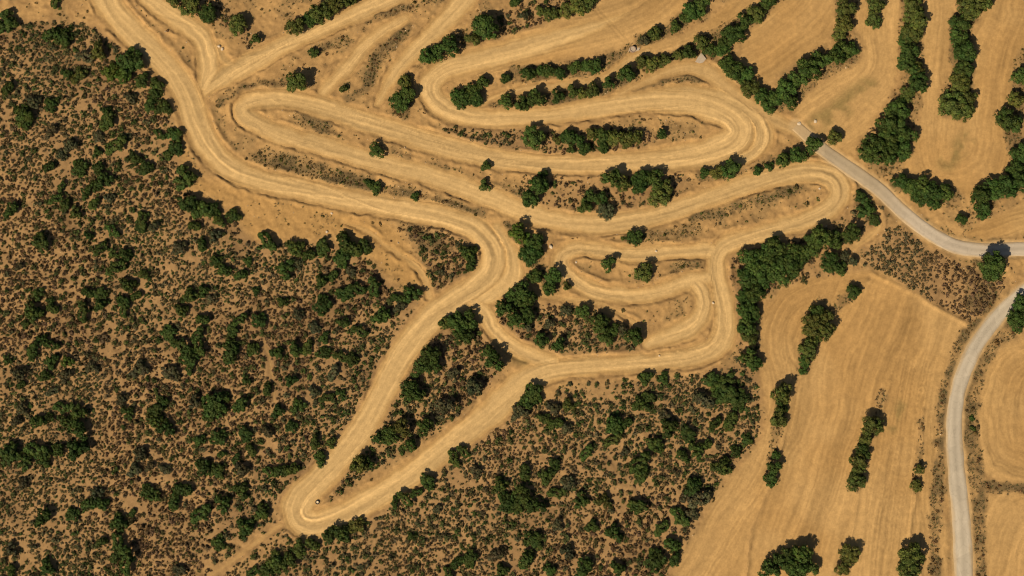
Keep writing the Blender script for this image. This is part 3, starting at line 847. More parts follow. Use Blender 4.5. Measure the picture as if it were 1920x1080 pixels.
# ------------------------------------------------------------------ plants: where they stand (pixel x, y, crown radius, kind of green)
HUE = {'d': ('dark green', (0.046, 0.074, 0.014)), 'o': ('olive green', (0.078, 0.088, 0.018)), 'g': ('grey-green', (0.074, 0.074, 0.032)), 'b': ('bright green', (0.076, 0.112, 0.016))}
CLUSTERS = [  # phrase, order axis, plants
    ('row beside the top left side track', 'x', 'tree', [(325, 2, 13, 'o'), (358, 12, 19, 'o'), (390, 25, 18, 'd'), (445, 47, 19, 'o'), (480, 74, 10, 'd')]),
    ('row above the straight sandy track', 'x', 'tree', [(555, 53, 17, 'o'), (580, 39, 14, 'd'), (602, 27, 17, 'o'), (626, 12, 16, 'o'), (652, 1, 16, 'o')]),
    ('clump left of the curved terrace end', 'x', 'tree', [(800, 108, 17, 'd'), (820, 98, 16, 'd'), (843, 88, 21, 'd'), (888, 73, 15, 'o'), (910, 53, 25, 'd')]),
    ('group right of the tapering track', 'y', 'tree', [(761, 154, 12, 'o'), (765, 176, 16, 'd'), (750, 194, 17, 'd')]),
    ('clump inside the terrace hairpin', 'x', 'tree', [(858, 180, 14, 'd'), (868, 190, 15, 'd'), (882, 176, 16, 'd'), (892, 185, 15, 'd'), (905, 154, 13, 'd')]),
    ('row above the long top terrace', 'x', 'tree', [(966, 5, 10, 'd'), (982, 31, 9, 'g'), (1014, 22, 10, 'o'), (1031, 27, 13, 'o'), (1062, 23, 14, 'o'), (1082, 12, 18, 'o'), (1102, 4, 18, 'o')]),
    ('upper row below the long top terrace', 'x', 'tree', [(948, 149, 9, 'd'), (990, 138, 15, 'd'), (1012, 133, 10, 'd'), (1030, 135, 13, 'd'), (1050, 140, 12, 'd'), (1078, 127, 13, 'd'), (1100, 124, 13, 'd'), (1116, 125, 15, 'd')]),
    ('lower row above the wide circuit hairpin', 'x', 'tree', [(948, 191, 15, 'd'), (977, 196, 15, 'd'), (1004, 183, 18, 'd'), (1046, 182, 14, 'd'), (1075, 172, 14, 'd'), (1092, 176, 12, 'o'), (1112, 172, 14, 'o'), (1140, 157, 13, 'd'), (1175, 138, 17, 'd')]),
    ('row between the two top terraces', 'x', 'tree', [(1208, 75, 10, 'g'), (1229, 64, 14, 'o'), (1266, 50, 11, 'd'), (1286, 32, 13, 'd'), (1296, 22, 17, 'd'), (1314, 12, 18, 'd')]),
    ('row below the narrow terrace', 'x', 'tree', [(1205, 116, 14, 'o'), (1222, 122, 15, 'o'), (1246, 115, 14, 'o'), (1272, 104, 12, 'o'), (1290, 99, 13, 'd'), (1316, 80, 14, 'o'), (1330, 95, 14, 'd'), (1352, 93, 15, 'd'), (1360, 72, 17, 'd'), (1378, 64, 19, 'd'), (1396, 42, 16, 'd'), (1420, 27, 18, 'o'), (1440, 5, 15, 'd')]),
    ('belt left and below the rounded field', 'x', 'tree', [(1362, 120, 15, 'd'), (1376, 132, 18, 'd'), (1398, 142, 16, 'd'), (1404, 166, 16, 'o'), (1426, 180, 16, 'd'), (1440, 198, 14, 'd'), (1456, 182, 16, 'd'), (1472, 166, 19, 'd'), (1480, 192, 15, 'd'), (1493, 152, 20, 'd'), (1515, 130, 21, 'd'), (1537, 114, 17, 'd'), (1560, 110, 20, 'd'), (1577, 96, 18, 'd'), (1594, 95, 16, 'd')]),
    ('short row right of the rounded field', 'y', 'tree', [(1586, 16, 19, 'o'), (1580, 47, 16, 'o'), (1573, 66, 13, 'o')]),
    ('wedge between the forking sandy strips', 'y', 'tree', [(1640, 10, 20, 'o'), (1637, 38, 16, 'o')]),
    ('long row left of the forked field', 'y', 'tree', [(1708, 10, 19, 'o'), (1714, 35, 20, 'o'), (1710, 62, 20, 'o'), (1697, 72, 15, 'd'), (1702, 97, 23, 'd'), (1704, 125, 20, 'd'), (1718, 130, 15, 'o'), (1718, 158, 19, 'd'), (1700, 178, 14, 'o'), (1684, 205, 22, 'd'), (1662, 240, 23, 'd'), (1692, 248, 24, 'd'), (1668, 262, 20, 'd'), (1632, 284, 25, 'd'), (1664, 290, 22, 'd'), (1688, 284, 18, 'd')]),
    ('row splitting the forked field', 'y', 'tree', [(1840, 2, 20, 'o'), (1816, 18, 22, 'o'), (1800, 46, 19, 'd'), (1796, 70, 19, 'd'), (1806, 103, 20, 'd'), (1806, 128, 17, 'd'), (1797, 150, 18, 'o'), (1801, 170, 16, 'o'), (1780, 198, 25, 'o'), (1803, 204, 22, 'o'), (1815, 186, 15, 'o')]),
    ('right edge row by the forked field', 'y', 'tree', [(1912, 144, 17, 'd'), (1902, 190, 15, 'o'), (1884, 228, 20, 'd'), (1902, 232, 17, 'd'), (1912, 285, 19, 'd'), (1902, 318, 17, 'd'), (1908, 340, 18, 'd'), (1884, 350, 20, 'd'), (1860, 358, 18, 'd'), (1836, 366, 21, 'd'), (1842, 394, 16, 'd'), (1802, 412, 11, 'd')]),
    ('clump between forked field and paved lane', 'x', 'tree', [(1688, 342, 16, 'd'), (1706, 352, 17, 'd'), (1722, 370, 18, 'd'), (1728, 350, 16, 'd'), (1748, 362, 19, 'd'), (1752, 380, 14, 'd'), (1772, 362, 16, 'd')]),
    ('row topping the right circuit hairpin', 'x', 'tree', [(1322, 325, 11, 'd'), (1345, 325, 14, 'o'), (1370, 318, 18, 'd'), (1420, 321, 10, 'd'), (1442, 313, 9, 'd'), (1468, 302, 14, 'd'), (1493, 293, 15, 'd')]),
    ('thicket inside the upper circuit hairpin', 'x', 'tree', [(1000, 261, 22, 'd'), (1047, 262, 10, 'o'), (1066, 257, 14, 'd'), (1070, 278, 10, 'd'), (1086, 264, 13, 'd'), (1096, 281, 12, 'd'), (1110, 250, 12, 'o'), (1130, 256, 16, 'd'), (1130, 275, 12, 'd'), (1151, 259, 16, 'o'), (1171, 263, 16, 'o'), (1193, 258, 14, 'o'), (1240, 253, 9, 'd')]),
    ('grove between the two circuit straights', 'x', 'tree', [(995, 373, 15, 'd'), (1010, 348, 17, 'd'), (1017, 328, 10, 'd'), (1097, 388, 14, 'd'), (1108, 370, 16, 'd'), (1128, 372, 12, 'd'), (1136, 398, 15, 'g'), (1145, 336, 18, 'd'), (1170, 346, 15, 'o'), (1197, 348, 17, 'd'), (1204, 336, 15, 'd'), (1226, 336, 20, 'd'), (1236, 368, 18, 'o'), (1248, 350, 15, 'o')]),
    ('grove right of the lower circuit straight', 'y', 'tree', [(1540, 444, 20, 'd'), (1562, 450, 17, 'd'), (1522, 447, 13, 'd'), (1596, 440, 17, 'd'), (1455, 463, 20, 'd'), (1432, 472, 17, 'd'), (1406, 484, 20, 'd'), (1490, 470, 16, 'd'), (1520, 470, 16, 'd'), (1474, 488, 20, 'd'), (1555, 494, 19, 'd'), (1574, 503, 13, 'd'), (1598, 490, 9, 'g'), (1583, 480, 9, 'g'), (1444, 496, 18, 'd'), (1425, 503, 18, 'd'), (1460, 514, 20, 'd'), (1482, 508, 16, 'd'), (1500, 490, 14, 'd')]),
    ('belt between the circuit and the big field', 'y', 'tree', [(1396, 512, 14, 'd'), (1402, 531, 17, 'd'), (1430, 524, 18, 'd'), (1414, 552, 17, 'd'), (1394, 556, 13, 'd'), (1396, 580, 16, 'd'), (1412, 590, 16, 'd'), (1400, 612, 17, 'd'), (1406, 634, 15, 'o'), (1402, 668, 16, 'd'), (1416, 682, 12, 'd')]),
    ('triangle right of the central bend', 'y', 'tree', [(970, 438, 17, 'b'), (986, 446, 12, 'b'), (1003, 458, 16, 'd'), (989, 480, 18, 'd'), (1008, 474, 13, 'd'), (1002, 517, 14, 'd'), (1038, 519, 15, 'd'), (1030, 541, 12, 'd'), (1062, 537, 9, 'o')]),
    ('large clump below the central bend', 'y', 'tree', [(978, 546, 19, 'd'), (958, 558, 14, 'd'), (992, 562, 16, 'd'), (975, 568, 16, 'd'), (946, 578, 16, 'd'), (988, 590, 16, 'd'), (966, 600, 17, 'd'), (990, 612, 9, 'g')]),
    ('scrubby group under the curling loop', 'x', 'tree', [(1015, 640, 14, 'd'), (1030, 606, 10, 'g'), (1048, 646, 12, 'd'), (1060, 582, 9, 'g'), (1092, 586, 13, 'd'), (1125, 607, 16, 'd'), (1138, 634, 17, 'd'), (1150, 620, 12, 'd'), (1166, 618, 10, 'g'), (1190, 630, 17, 'd')]),
    ('lens shaped clump inside the big field', 'y', 'tree', [(1530, 584, 14, 'd'), (1545, 596, 18, 'o'), (1524, 610, 19, 'o'), (1546, 622, 17, 'o'), (1526, 634, 16, 'd'), (1515, 656, 19, 'o'), (1507, 678, 12, 'd'), (1505, 696, 8, 'd')]),
    ('left row edging the big field', 'y', 'tree', [(1465, 738, 20, 'o'), (1463, 766, 12, 'd'), (1458, 784, 19, 'o'), (1454, 853, 8, 'd'), (1452, 876, 14, 'd'), (1445, 898, 14, 'd')]),
    ('middle row inside the big field', 'y', 'tree', [(1634, 796, 22, 'o'), (1622, 826, 13, 'o'), (1615, 848, 13, 'd'), (1609, 868, 18, 'o'), (1604, 900, 17, 'o'), (1592, 1040, 17, 'o'), (1580, 1064, 14, 'o')]),
    ('small right row inside the big field', 'y', 'tree', [(1721, 880, 10, 'o'), (1717, 910, 10, 'o'), (1706, 1040, 21, 'o'), (1702, 1066, 20, 'o')]),
    ('bottom clump in the big field', 'x', 'tree', [(1442, 1066, 18, 'd'), (1470, 1052, 21, 'd'), (1490, 1072, 20, 'd'), (1500, 1040, 19, 'd'), (1516, 1062, 19, 'd')]),
    ('pair at the right edge by the road', 'y', 'tree', [(1916, 570, 16, 'd'), (1908, 600, 19, 'd')]),
    ('group inside the lower V of the circuit', 'y', 'tree', [(880, 602, 17, 'd'), (858, 606, 20, 'd'), (836, 606, 12, 'o'), (868, 630, 16, 'd'), (806, 664, 17, 'd'), (915, 660, 14, 'd'), (790, 690, 17, 'd'), (815, 684, 13, 'd'), (929, 680, 17, 'd'), (850, 702, 13, 'g'), (890, 724, 15, 'g'), (768, 734, 18, 'd'), (785, 742, 13, 'd'), (832, 764, 17, 'g'), (796, 800, 16, 'd'), (752, 802, 18, 'o'), (730, 818, 15, 'd'), (708, 822, 12, 'd'), (770, 834, 13, 'd'), (676, 870, 16, 'o'), (692, 868, 11, 'd')]),
]
SINGLES = [  # label, plant
    ('lone olive tree with a long shadow above the left hairpin', 'tree', (557, 156, 20, 'o')),
    ('tiny dark green tree just below the straight sandy track', 'tree', (588, 100, 9, 'd')),
    ('small dark bush at the foot of the faint dirt lane', 'shrub', (644, 166, 9, 'o')),
    ('lone dark green tree between the two parallel left straights', 'tree', (706, 283, 15, 'd')),
    ('tiny lone tree just below the upper circuit straight', 'tree', (912, 312, 10, 'd')),
    ('small lone tree between circuit straights near their middle', 'tree', (908, 348, 12, 'd')),
    ('dark green bush at the head of the grassy strip', 'shrub', (704, 352, 14, 'd')),
    ('smaller dark bush left of the grassy strip head', 'shrub', (692, 343, 9, 'd')),
    ('small bush in the grassy strip beside the long straight', 'shrub', (778, 368, 9, 'd')),
    ('lone round tree above the curling loop', 'tree', (1190, 447, 14, 'd')),
    ('small tree inside the curling loop, nearer its bend', 'tree', (1140, 495, 14, 'd')),
    ('larger tree inside the curling loop', 'tree', (1207, 514, 18, 'o')),
    ('low green bush hugging the inside of the central bend', 'shrub', (878, 474, 17, 'd')),
    ('second low bush below it inside the central bend', 'shrub', (884, 494, 14, 'd')),
    ('lone tree standing at the start of the paved lane', 'tree', (1526, 273, 17, 'd')),
    ('small olive tree above the start of the paved lane', 'tree', (1563, 257, 13, 'o')),
    ('tiny tree above the clear corner of the big field', 'tree', (1601, 548, 13, 'd')),
    ('big round tree between the paved lane and the road', 'tree', (1858, 500, 24, 'd')),
    ('low green bush in the roadside patch beside the right hairpin', 'shrub', (1624, 392, 17, 'd')),
    ('smaller bush below it in the roadside patch by the right hairpin', 'shrub', (1640, 414, 12, 'd')),
    ('thin bush at the top of the roadside patch by the right hairpin', 'shrub', (1612, 366, 11, 'd')),
    ('tiny bush in the verge right of the pale paved road', 'shrub', (1823, 784, 6, 'd')),
    ('second tiny bush in the verge right of the pale paved road', 'shrub', (1824, 803, 6, 'd')),
]
S_LEFT = """95 63 18d 118 70 18d 8 43 24d 105 2 13d 185 97 19o 160 105 16g 245 112 24d 205 135 18b 230 140 14b 265 150 17d 290 158 17d 290 178 15d 280 195 15d 305 200 17d 150 138 14o
125 137 12d 137 150 9o 245 183 12g 200 208 11d 200 228 17d 40 215 20d 52 233 13d 95 195 16d 62 190 15g 15 165 15d 95 245 15g 185 257 12g 130 272 14g 217 273 19d 232 262 9d 182 285 10d
115 290 12g 92 313 14d 148 313 16d 183 315 12d 195 335 18d 175 350 12d 115 350 10d 255 298 14d 272 315 16d 298 252 12d 325 253 17d 330 278 15d 315 290 10d 345 335 22d 20 393 16d 75 453 19d 105 372 12d 122 383 12d
140 398 13o 175 382 14d 205 372 10g 160 363 12d 265 412 14d 288 425 11g 210 433 13d 167 442 10d 262 430 11d 187 465 14d 217 500 19d 235 478 12d 210 475 10d 270 515 12d 335 465 14g 378 460 14d 405 490 13d 420 505 15d
450 515 13d 465 490 10d 355 383 20d 377 392 21d 400 395 14d 436 405 15d 410 414 14d 365 425 13d 403 440 12g 35 500 10g 70 550 12d 93 565 10d 60 585 19d 98 580 13d 45 608 9d 165 550 12d 187 550 13d 240 535 15d
255 555 12d 230 565 13d 155 585 16d 187 572 12d 232 580 13d 355 555 17d 380 545 12d 395 560 12g 340 582 15d 380 600 14d 450 600 15d 435 620 13d 315 625 13d 340 648 19d 370 628 15d 372 650 15d 355 670 17d 430 662 20d
432 645 13d 473 655 13d 80 638 12d 98 648 12d 60 655 15d 60 670 10d 12 675 10d 95 680 15d 127 677 13b 35 700 13g 82 705 12d 120 705 13g 170 690 13g 260 690 18g 320 700 18g 355 690 12d 460 712 11d
500 453 19d 553 465 17d 580 480 14d 605 465 15d 535 503 17d 560 495 11g 645 455 20d 662 468 20d 640 486 16d 685 460 14d 603 527 15d 625 517 12d 658 510 10g 605 570 20d 645 551 17d 670 540 17d 702 538 16d
772 550 19d 745 560 13d 750 575 13g 715 593 20d 487 600 14d 530 565 12d 590 615 12g 560 590 10g 643 605 14d 675 620 15d 608 635 12d 610 660 11d 520 660 14d 553 655 16d 575 652 15d 640 668 14d 660 675 12d 625 700 13g 480 545 10d
97 733 12g 40 722 10d 115 765 14d 143 772 17d 70 790 18d 92 783 9d 123 790 13d 147 805 19d 30 790 10g 40 767 12g 228 750 13g 240 775 13d 290 770 14d 305 755 12d 290 790 16d 312 803 16d 365 755 12g 400 763 22d 420 745 12d
450 760 15d 390 785 10d 15 850 20d 65 845 20d 82 860 16d 45 865 17d 108 842 12d 142 845 20d 42 905 11g 262 850 13g 250 880 15g 280 875 11g 308 880 13g 373 825 12d 410 820 16d 460 815 15d 415 852 9d 443 860 9d 470 845 12d
380 875 15d 405 885 15d 455 880 15g 275 920 13d 290 932 11d 342 920 18d 326 940 15d 165 945 17d 190 945 14d 180 925 13g 80 970 19d 133 965 13d 222 980 18d 248 962 9d 375 965 19d 418 945 17d 450 920 17d 460 990 19d 410 1018 14d
20 1030 13g 220 1020 18d 238 1052 21d 216 1042 14d 88 1065 18d 20 1070 13d 190 1015 10d 335 1070 13g 470 1075 14d 590 830 14d 620 830 12d 600 860 15d 528 885 17d 548 880 14d 506 886 12d 490 960 16d 545 715 13d 590 735 13g 560 760 14d 612 745 13d 520 770 14d 545 800 12d 500 810 13g 500 730 12d 640 740 10d"""
S_BOTTOM = """640 1000 19d 670 985 15o 615 1006 13d 560 1030 17d 585 1020 15d 518 1055 19d 542 1050 15d 498 1072 15d 850 860 15d 870 846 12d 802 904 16d 760 935 15d 740 942 11d 780 924 12d 893 885 12g 938 910 15d 950 940 18d 772 1005 9d
880 1050 17d 858 1056 13d 930 1040 16g 840 1075 12d 940 1070 15d 820 955 10g 1000 740 18d 984 756 13d 974 772 15g 1065 760 14o 1040 765 14g 1020 785 14d 1042 796 14d 1062 802 12g 1200 760 18d 1215 745 12d 1152 800 17d 1175 795 12d
1150 826 15o 1100 850 14d 1172 845 9g 1252 800 19d 1230 835 18d 1246 780 13g 1290 815 15d 1308 845 16d 1280 855 14d 1326 834 13d 1320 752 19g 1358 738 23d 1386 752 19d 1340 795 15d 1372 790 17d 1400 825 13d 1380 845 11d 1355 876 18d
1200 868 20d 1202 890 16d 985 885 17d 1025 895 17d 1040 870 12d 1065 905 14g 980 928 21d 1002 950 19d 966 950 15d 1045 925 15d 1090 940 15d 1135 940 14o 1195 950 17d 1300 912 17d 1312 935 19g 1288 932 13g 1274 970 17d 1298 965 13g
1240 990 15d 1260 1020 16d 1150 1000 19d 1110 985 14d 1045 985 12g 1000 1015 18d 1065 1035 13g 1095 1065 21d 985 1050 19d 1030 1070 13d 1160 1065 15d 1230 1050 20d 1265 1050 13d 1210 708 15d 1245 710 12d 1336 712 17d 1362 716 20d"""


def parse(s):
    t = s.split()
    return [(float(t[i]), float(t[i + 1]), float(t[i + 2][:-1]), t[i + 2][-1]) for i in range(0, len(t), 3)]


ORD = ['', 'first', 'second', 'third', 'fourth', 'fifth', 'sixth', 'seventh', 'eighth', 'ninth', 'tenth', 'eleventh', 'twelfth', 'thirteenth', 'fourteenth', 'fifteenth', 'sixteenth',
       'seventeenth', 'eighteenth', 'nineteenth', 'twentieth', 'twenty-first', 'twenty-second', 'twenty-third', 'twenty-fourth', 'twenty-fifth']
PLANTS = []      # (kind, label, group, px, py, r, hue)
for phrase, ax, kind, pl in CLUSTERS:
    pl = sorted(pl, key=lambda p: p[0] if ax == 'x' else p[1])
    for i, p in enumerate(pl):
        pos = ('leftmost' if ax == 'x' else 'topmost') if i == 0 else (('rightmost' if ax == 'x' else 'lowest') if i == len(pl) - 1 else ORD[i + 1] + (' from left' if ax == 'x' else ' from top'))
        PLANTS.append((kind, '%s %s, %s in the %s' % (HUE[p[3]][0], kind, pos, phrase), 'trees in the ' + phrase, *p))
for lab, kind, p in SINGLES:
    PLANTS.append((kind, lab, None, *p))


def zone_left(x, y):
    rows = ['top left scrub', 'upper left scrub', 'mid left scrub', 'central left scrub', 'lower left scrub', 'bottom left scrub', 'bottom edge scrub']
    r = min(6, int((y - 20) / 152))
    cs = ['at the edge', 'second column in', 'third column in', 'nearest the circuit']
    c = min(3, int(x / 165)) if y > 400 else min(3, int(x / 95))
    return rows[r] + ', ' + cs[c]


def zone_bottom(x, y):
    if x < 720:
        return 'scrub under the bottom left hairpin'
    c = ['left', 'middle left', 'middle', 'middle right', 'right'][min(4, max(0, int((x - 720) / 140)))]
    r = ['upper', 'middle', 'lower'][min(2, max(0, int((y - 700) / 127)))]
    return 'bottom scrub, %s, %s' % (c, r)


zones = {}
for p in parse(S_LEFT):
    zones.setdefault(zone_left(p[0], p[1]), []).append(p)
for p in parse(S_BOTTOM):
    zones.setdefault(zone_bottom(p[0], p[1]), []).append(p)
for zn, pl in zones.items():
    pl.sort(key=lambda p: p[0])
    for i, p in enumerate(pl):
        pos = 'only shrub in the ' + zn if len(pl) == 1 else ('leftmost in the ' if i == 0 else ('rightmost in the ' if i == len(pl) - 1 else ORD[i + 1] + ' from left in the ')) + zn
        PLANTS.append(('shrub', '%s shrub, %s' % (HUE[p[3]][0], pos), 'shrubs in the ' + zn.split(',')[0], *p))

for _p in PLANTS:
    if len(_p[1].split()) > 16:
        print('LONG', _p[1])
pr = random.Random(3)
OCC = []
for kind, lab, grp, px, py, rp, hue in PLANTS:
    r = rp * MPP * (1.17 if kind == 'tree' else 1.15)
    T = TREE_T if kind == 'tree' else SHRUB_T
    x, y = at(px, py, 0.55 * r)
    z = zat(x, y)
    crown, stem = T[pr.randrange(len(T))]
    root = bpy.data.objects.new('pine_tree' if kind == 'tree' else 'shrub', None)
    root.empty_display_size = 0.3
    col.objects.link(root)
    root.location = (x, y, z - 0.03)
    root.rotation_euler = (0, 0, pr.uniform(0, 6.283))
    s = r * pr.uniform(0.95, 1.08)
    root.scale = (s, s * pr.uniform(0.85, 1.05), s * (pr.uniform(0.75, 1.05) if kind == 'tree' else pr.uniform(0.6, 0.85)))
    tagit(root, lab, kind, grp)
    c = link('crown' if kind == 'tree' else 'foliage', crown, None, root)
    b = HUE[hue][1]
    v = pr.uniform(0.8, 1.25) * (1.0 if kind == 'tree' else 0.85)
    w = pr.uniform(0.88, 1.15) * (1.0 if kind == 'tree' else 1.08)
    c.color = (b[0] * v * w, b[1] * v, b[2] * v, 1)
    link('trunk' if kind == 'tree' else 'stem', stem, None, root)
    OCC.append((x, y, r))

# ------------------------------------------------------------------ the small scrub cushions (nobody could count them)
def cushion_template(seed):
    r = np.random.default_rng(seed)
    n = 25
    d = dirs(n, r, -0.05)
    n = len(d)
    k = r.uniform(0.6, 1.05, n)
    P = d * np.array([1, 1, 0.62]) * (0.80 * k)[:, None]
    Nn = d + 0.45 * r.normal(size=d.shape) + np.array([0, 0, 0.3])
    V, F = leaf_quads(P, Nn, r.uniform(0.22, 0.40, n), r)
    V[:, 2] = np.maximum(V[:, 2], -0.05)
    return V, F, np.repeat(r.uniform(0.7, 1.3, n), 4)


CT = [cushion_template(300 + i) for i in range(12)]
cell = 0.5
grid = {}
occ_grid = {}
for (x, y, r) in OCC:
    for gx in range(int((x - r) // 2), int((x + r) // 2) + 1):
        for gy in range(int((y - r) // 2), int((y + r) // 2) + 1):
            occ_grid.setdefault((gx, gy), []).append((x, y, r))


def under(x, y, f):
    for (a, b, r) in occ_grid.get((int(x // 2), int(y // 2)), ()):
        if (x - a) ** 2 + (y - b) ** 2 < (f * r) ** 2:
            return True
    return False


def lattice(pitch, seed):
    r = np.random.default_rng(seed)
    nx, ny = int(212 / pitch), int(126 / (pitch * 0.866))
    I, J = np.meshgrid(np.arange(nx), np.arange(ny))
    px = (I + 0.5 * (J % 2)) * pitch - 106 + r.uniform(-.29, .29, I.shape) * pitch
    py = J * pitch * 0.866 - 63 + r.uniform(-.29, .29, I.shape) * pitch
    px = px + 1.6 * (fbm(px * 0.25, py * 0.25, 2, seed) - 0.5)
    py = py + 1.6 * (fbm(px * 0.25 + 70, py * 0.25, 2, seed + 1) - 0.5)
    best = np.full((2,) + px.shape, 9.0)
    for dj in (-2, -1, 0, 1, 2):
        for di in (-2, -1, 0, 1, 2):
            if di or dj:
                d = np.hypot(px - np.roll(px, (dj, di), (0, 1)), py - np.roll(py, (dj, di), (0, 1)))
                best[1] = np.where(d < best[0], best[0], np.minimum(best[1], d))
                best[0] = np.minimum(best[0], d)
    return np.stack([px.ravel(), py.ravel(), np.clip(0.5 * (best[0] + best[1]), 0.3 * pitch, 1.25 * pitch).ravel()], 1)


La, Lb, Lc = lattice(0.74, 1), lattice(1.0, 2), lattice(0.62, 3)
big = lambda L: fbm(L[:, 0] * 0.10, L[:, 1] * 0.10, 3, 4)
pick = lambda L: samp(PITCH, L[:, 0], L[:, 1]) * (0.6 + 0.8 * big(L))
ALLP = np.vstack([La[pick(La) < 0.9], Lb[pick(Lb) >= 0.9], Lc[rng.random(len(Lc)) < 0.22] * np.array([1, 1, 0.6])])
isfill = np.arange(len(ALLP)) >= len(ALLP) - 0
cx, cy = ALLP[:, 0], ALLP[:, 1]
NCAND = len(cx)
dens = np.maximum(samp(SD, cx, cy), 0.07 * (samp(FM, cx, cy) < 0.1) + 0.16 * samp(PATCH, cx, cy) + 0.75 * samp(ST, cx, cy))
gap = fbm(cx * 0.2 + 50, cy * 0.2, 3, 7)
keep = (samp(E, cx, cy) < -0.4) & (samp(ER, cx, cy) < -0.8) & ((samp(FM, cx, cy) < 0.3) | (samp(ST, cx, cy) > 0.4))
keep &= rng.random(NCAND) < np.where(dens > 0.5, np.clip(dens, 0, 0.96), dens)
keep &= ~((gap > 0.64) & (rng.random(NCAND) < 0.45))
keep &= ~((samp(CLEAR, cx, cy) > 0.4) & (rng.random(NCAND) < 0.7))
pts = [(cx[i], cy[i], ALLP[i, 2], dens[i]) for i in np.nonzero(keep)[0] if not under(cx[i], cy[i], 0.8)]

pr = np.random.default_rng(11)
VV, FF, TT, off = [], [], [], 0


def bush_template(seed):
    r = np.random.default_rng(seed)
    P, Nn = [], []
    for q in range(5):
        c = np.array([*r.uniform(-.45, .45, 2), r.uniform(.15, .4)])
        d = dirs(22, r, -0.2)
        P.append(c + d * r.uniform(.35, .55) * r.uniform(.7, 1.05, (len(d), 1)))
        Nn.append(d + .4 * r.normal(size=d.shape))
    P, Nn = np.vstack(P), np.vstack(Nn)
    V, F = leaf_quads(P, Nn, r.uniform(0.10, 0.20, len(P)), r)
    V[:, 2] = np.maximum(V[:, 2], -0.05)
    return V, F, np.repeat(r.uniform(0.65, 1.35, len(P)), 4)


BT = [bush_template(700 + i) for i in range(8)]
Lm = lattice(1.9, 6)
GM = fbm(Lm[:, 0] * 0.05 + 3, Lm[:, 1] * 0.05, 3, 11)
for (x, y, sp), gm in zip(Lm, GM):
    if x > 62 or samp(SD, x, y) < 0.5 or samp(E, x, y) > -0.9 or pr.random() > np.clip(0.10 + 3.0 * (gm - 0.36) + (0.22 if x > -46 else 0.0), 0.03, 0.75) or under(x, y, 1.1):
        continue
    V, F, t = BT[pr.integers(8)]
    a = pr.uniform(0, 6.283)
    rr = pr.uniform(0.55, 1.05)
    ca, sa = math.cos(a) * rr, math.sin(a) * rr
    VV.append(np.stack([x + V[:, 0] * ca - V[:, 1] * sa, y + V[:, 0] * sa + V[:, 1] * ca, zat(x, y) + V[:, 2] * rr * 0.8], 1))
    FF.append(F + off)
    off += len(V)
    c = np.array([(0.060, 0.066, 0.020), (0.044, 0.062, 0.013), (0.072, 0.068, 0.028), (0.054, 0.064, 0.016)])[pr.integers(4)] * pr.uniform(0.75, 1.2)
    TT.append(t[:, None] * c)
PAL = np.array([(0.074, 0.050, 0.019), (0.056, 0.052, 0.016), (0.080, 0.058, 0.025), (0.044, 0.054, 0.013), (0.092, 0.062, 0.030)])
green = fbm(np.array([p[0] for p in pts]) * 0.07, np.array([p[1] for p in pts]) * 0.07, 3, 10)
hue_z = sstep(0.38, 0.62, fbm(np.array([p[0] for p in pts]) * 0.045 + 20, np.array([p[1] for p in pts]) * 0.045, 4, 2))
for i, (x, y, s, dn) in enumerate(pts):
    V, F, t = CT[pr.integers(len(CT))]
    a = pr.uniform(0, 6.283)
    ca, sa = math.cos(a), math.sin(a)
    rr = 0.86 * s * pr.uniform(0.6, 1.25)
    strip = samp(SD, x, y) < 0.3
    if strip:
        rr *= pr.uniform(0.3, 0.85)
    ax = pr.uniform(0.65, 1.05)
    vx, vy = V[:, 0] * rr, V[:, 1] * rr * ax
    VV.append(np.stack([x + vx * ca - vy * sa, y + vx * sa + vy * ca, zat(x, y) + V[:, 2] * rr * pr.uniform(0.8, 1.2)], 1))
    FF.append(F + off)
    off += len(V)
    g = green[i]
    w = np.array([1.0, 0.8, 0.9, 0.25 + 2.2 * max(0, g - 0.4) * 2, 0.6])
    c = PAL[pr.choice(5, p=w / w.sum())] * pr.uniform(0.75, 1.3)
    hz = hue_z[i]
    if x > 62:
        c = PAL[(0, 2, 4)[i % 3]] * pr.uniform(0.8, 1.35)
    c = c * np.array([0.92 + 0.20 * hz, 1.08 - 0.12 * hz, 1.0])
    if strip:
        c = c * np.array([1.35, 1.2, 0.95])
    TT.append(t[:, None] * c)
me = mesh_np('low_scrub', np.vstack(VV), np.vstack(FF), smooth=False)
add_col(me, 'tint', np.vstack(TT))
tagit(link('low_scrub', me, M_SCRUB), 'countless small dark cushions of low scrub dotting the tan soil', 'scrub', kind='stuff')

# dry grass tufts along the banks and strips
NG = 110000
gx, gy = rng.uniform(-104, 104, NG), rng.uniform(-61, 61, NG)
w = samp(ST, gx, gy) * 1.0 + 0.30 * samp(PATCH, gx, gy) + 0.012 + 0.10 * (samp(SD, gx, gy) > 0.3)
k = (rng.random(NG) < w) & (samp(E, gx, gy) < -0.3) & (samp(ER, gx, gy) < -0.5) & ((samp(FM, gx, gy) < 0.1) | (samp(ST, gx, gy) > 0.3))
gx, gy = gx[k], gy[k]
nb = 7
P0 = np.repeat(np.stack([gx, gy, samp(Z, gx, gy)], 1), nb, axis=0)
n = len(P0)
a = rng.uniform(0, 6.283, n)
l = rng.uniform(0.10, 0.34, n)
h = rng.uniform(0.06, 0.24, n)
dv = np.stack([np.cos(a), np.sin(a)], 1)
pw = np.stack([-dv[:, 1], dv[:, 0]], 1) * 0.05
b0 = P0.copy()
b0[:, :2] += dv * 0.05 + pw
b1 = P0.copy()
b1[:, :2] += dv * 0.05 - pw
b2 = P0.copy()
b2[:, :2] += dv * l[:, None]
b2[:, 2] += h
V = np.stack([b0, b1, b2], 1).reshape(-1, 3)
F = np.arange(3 * n).reshape(n, 3)
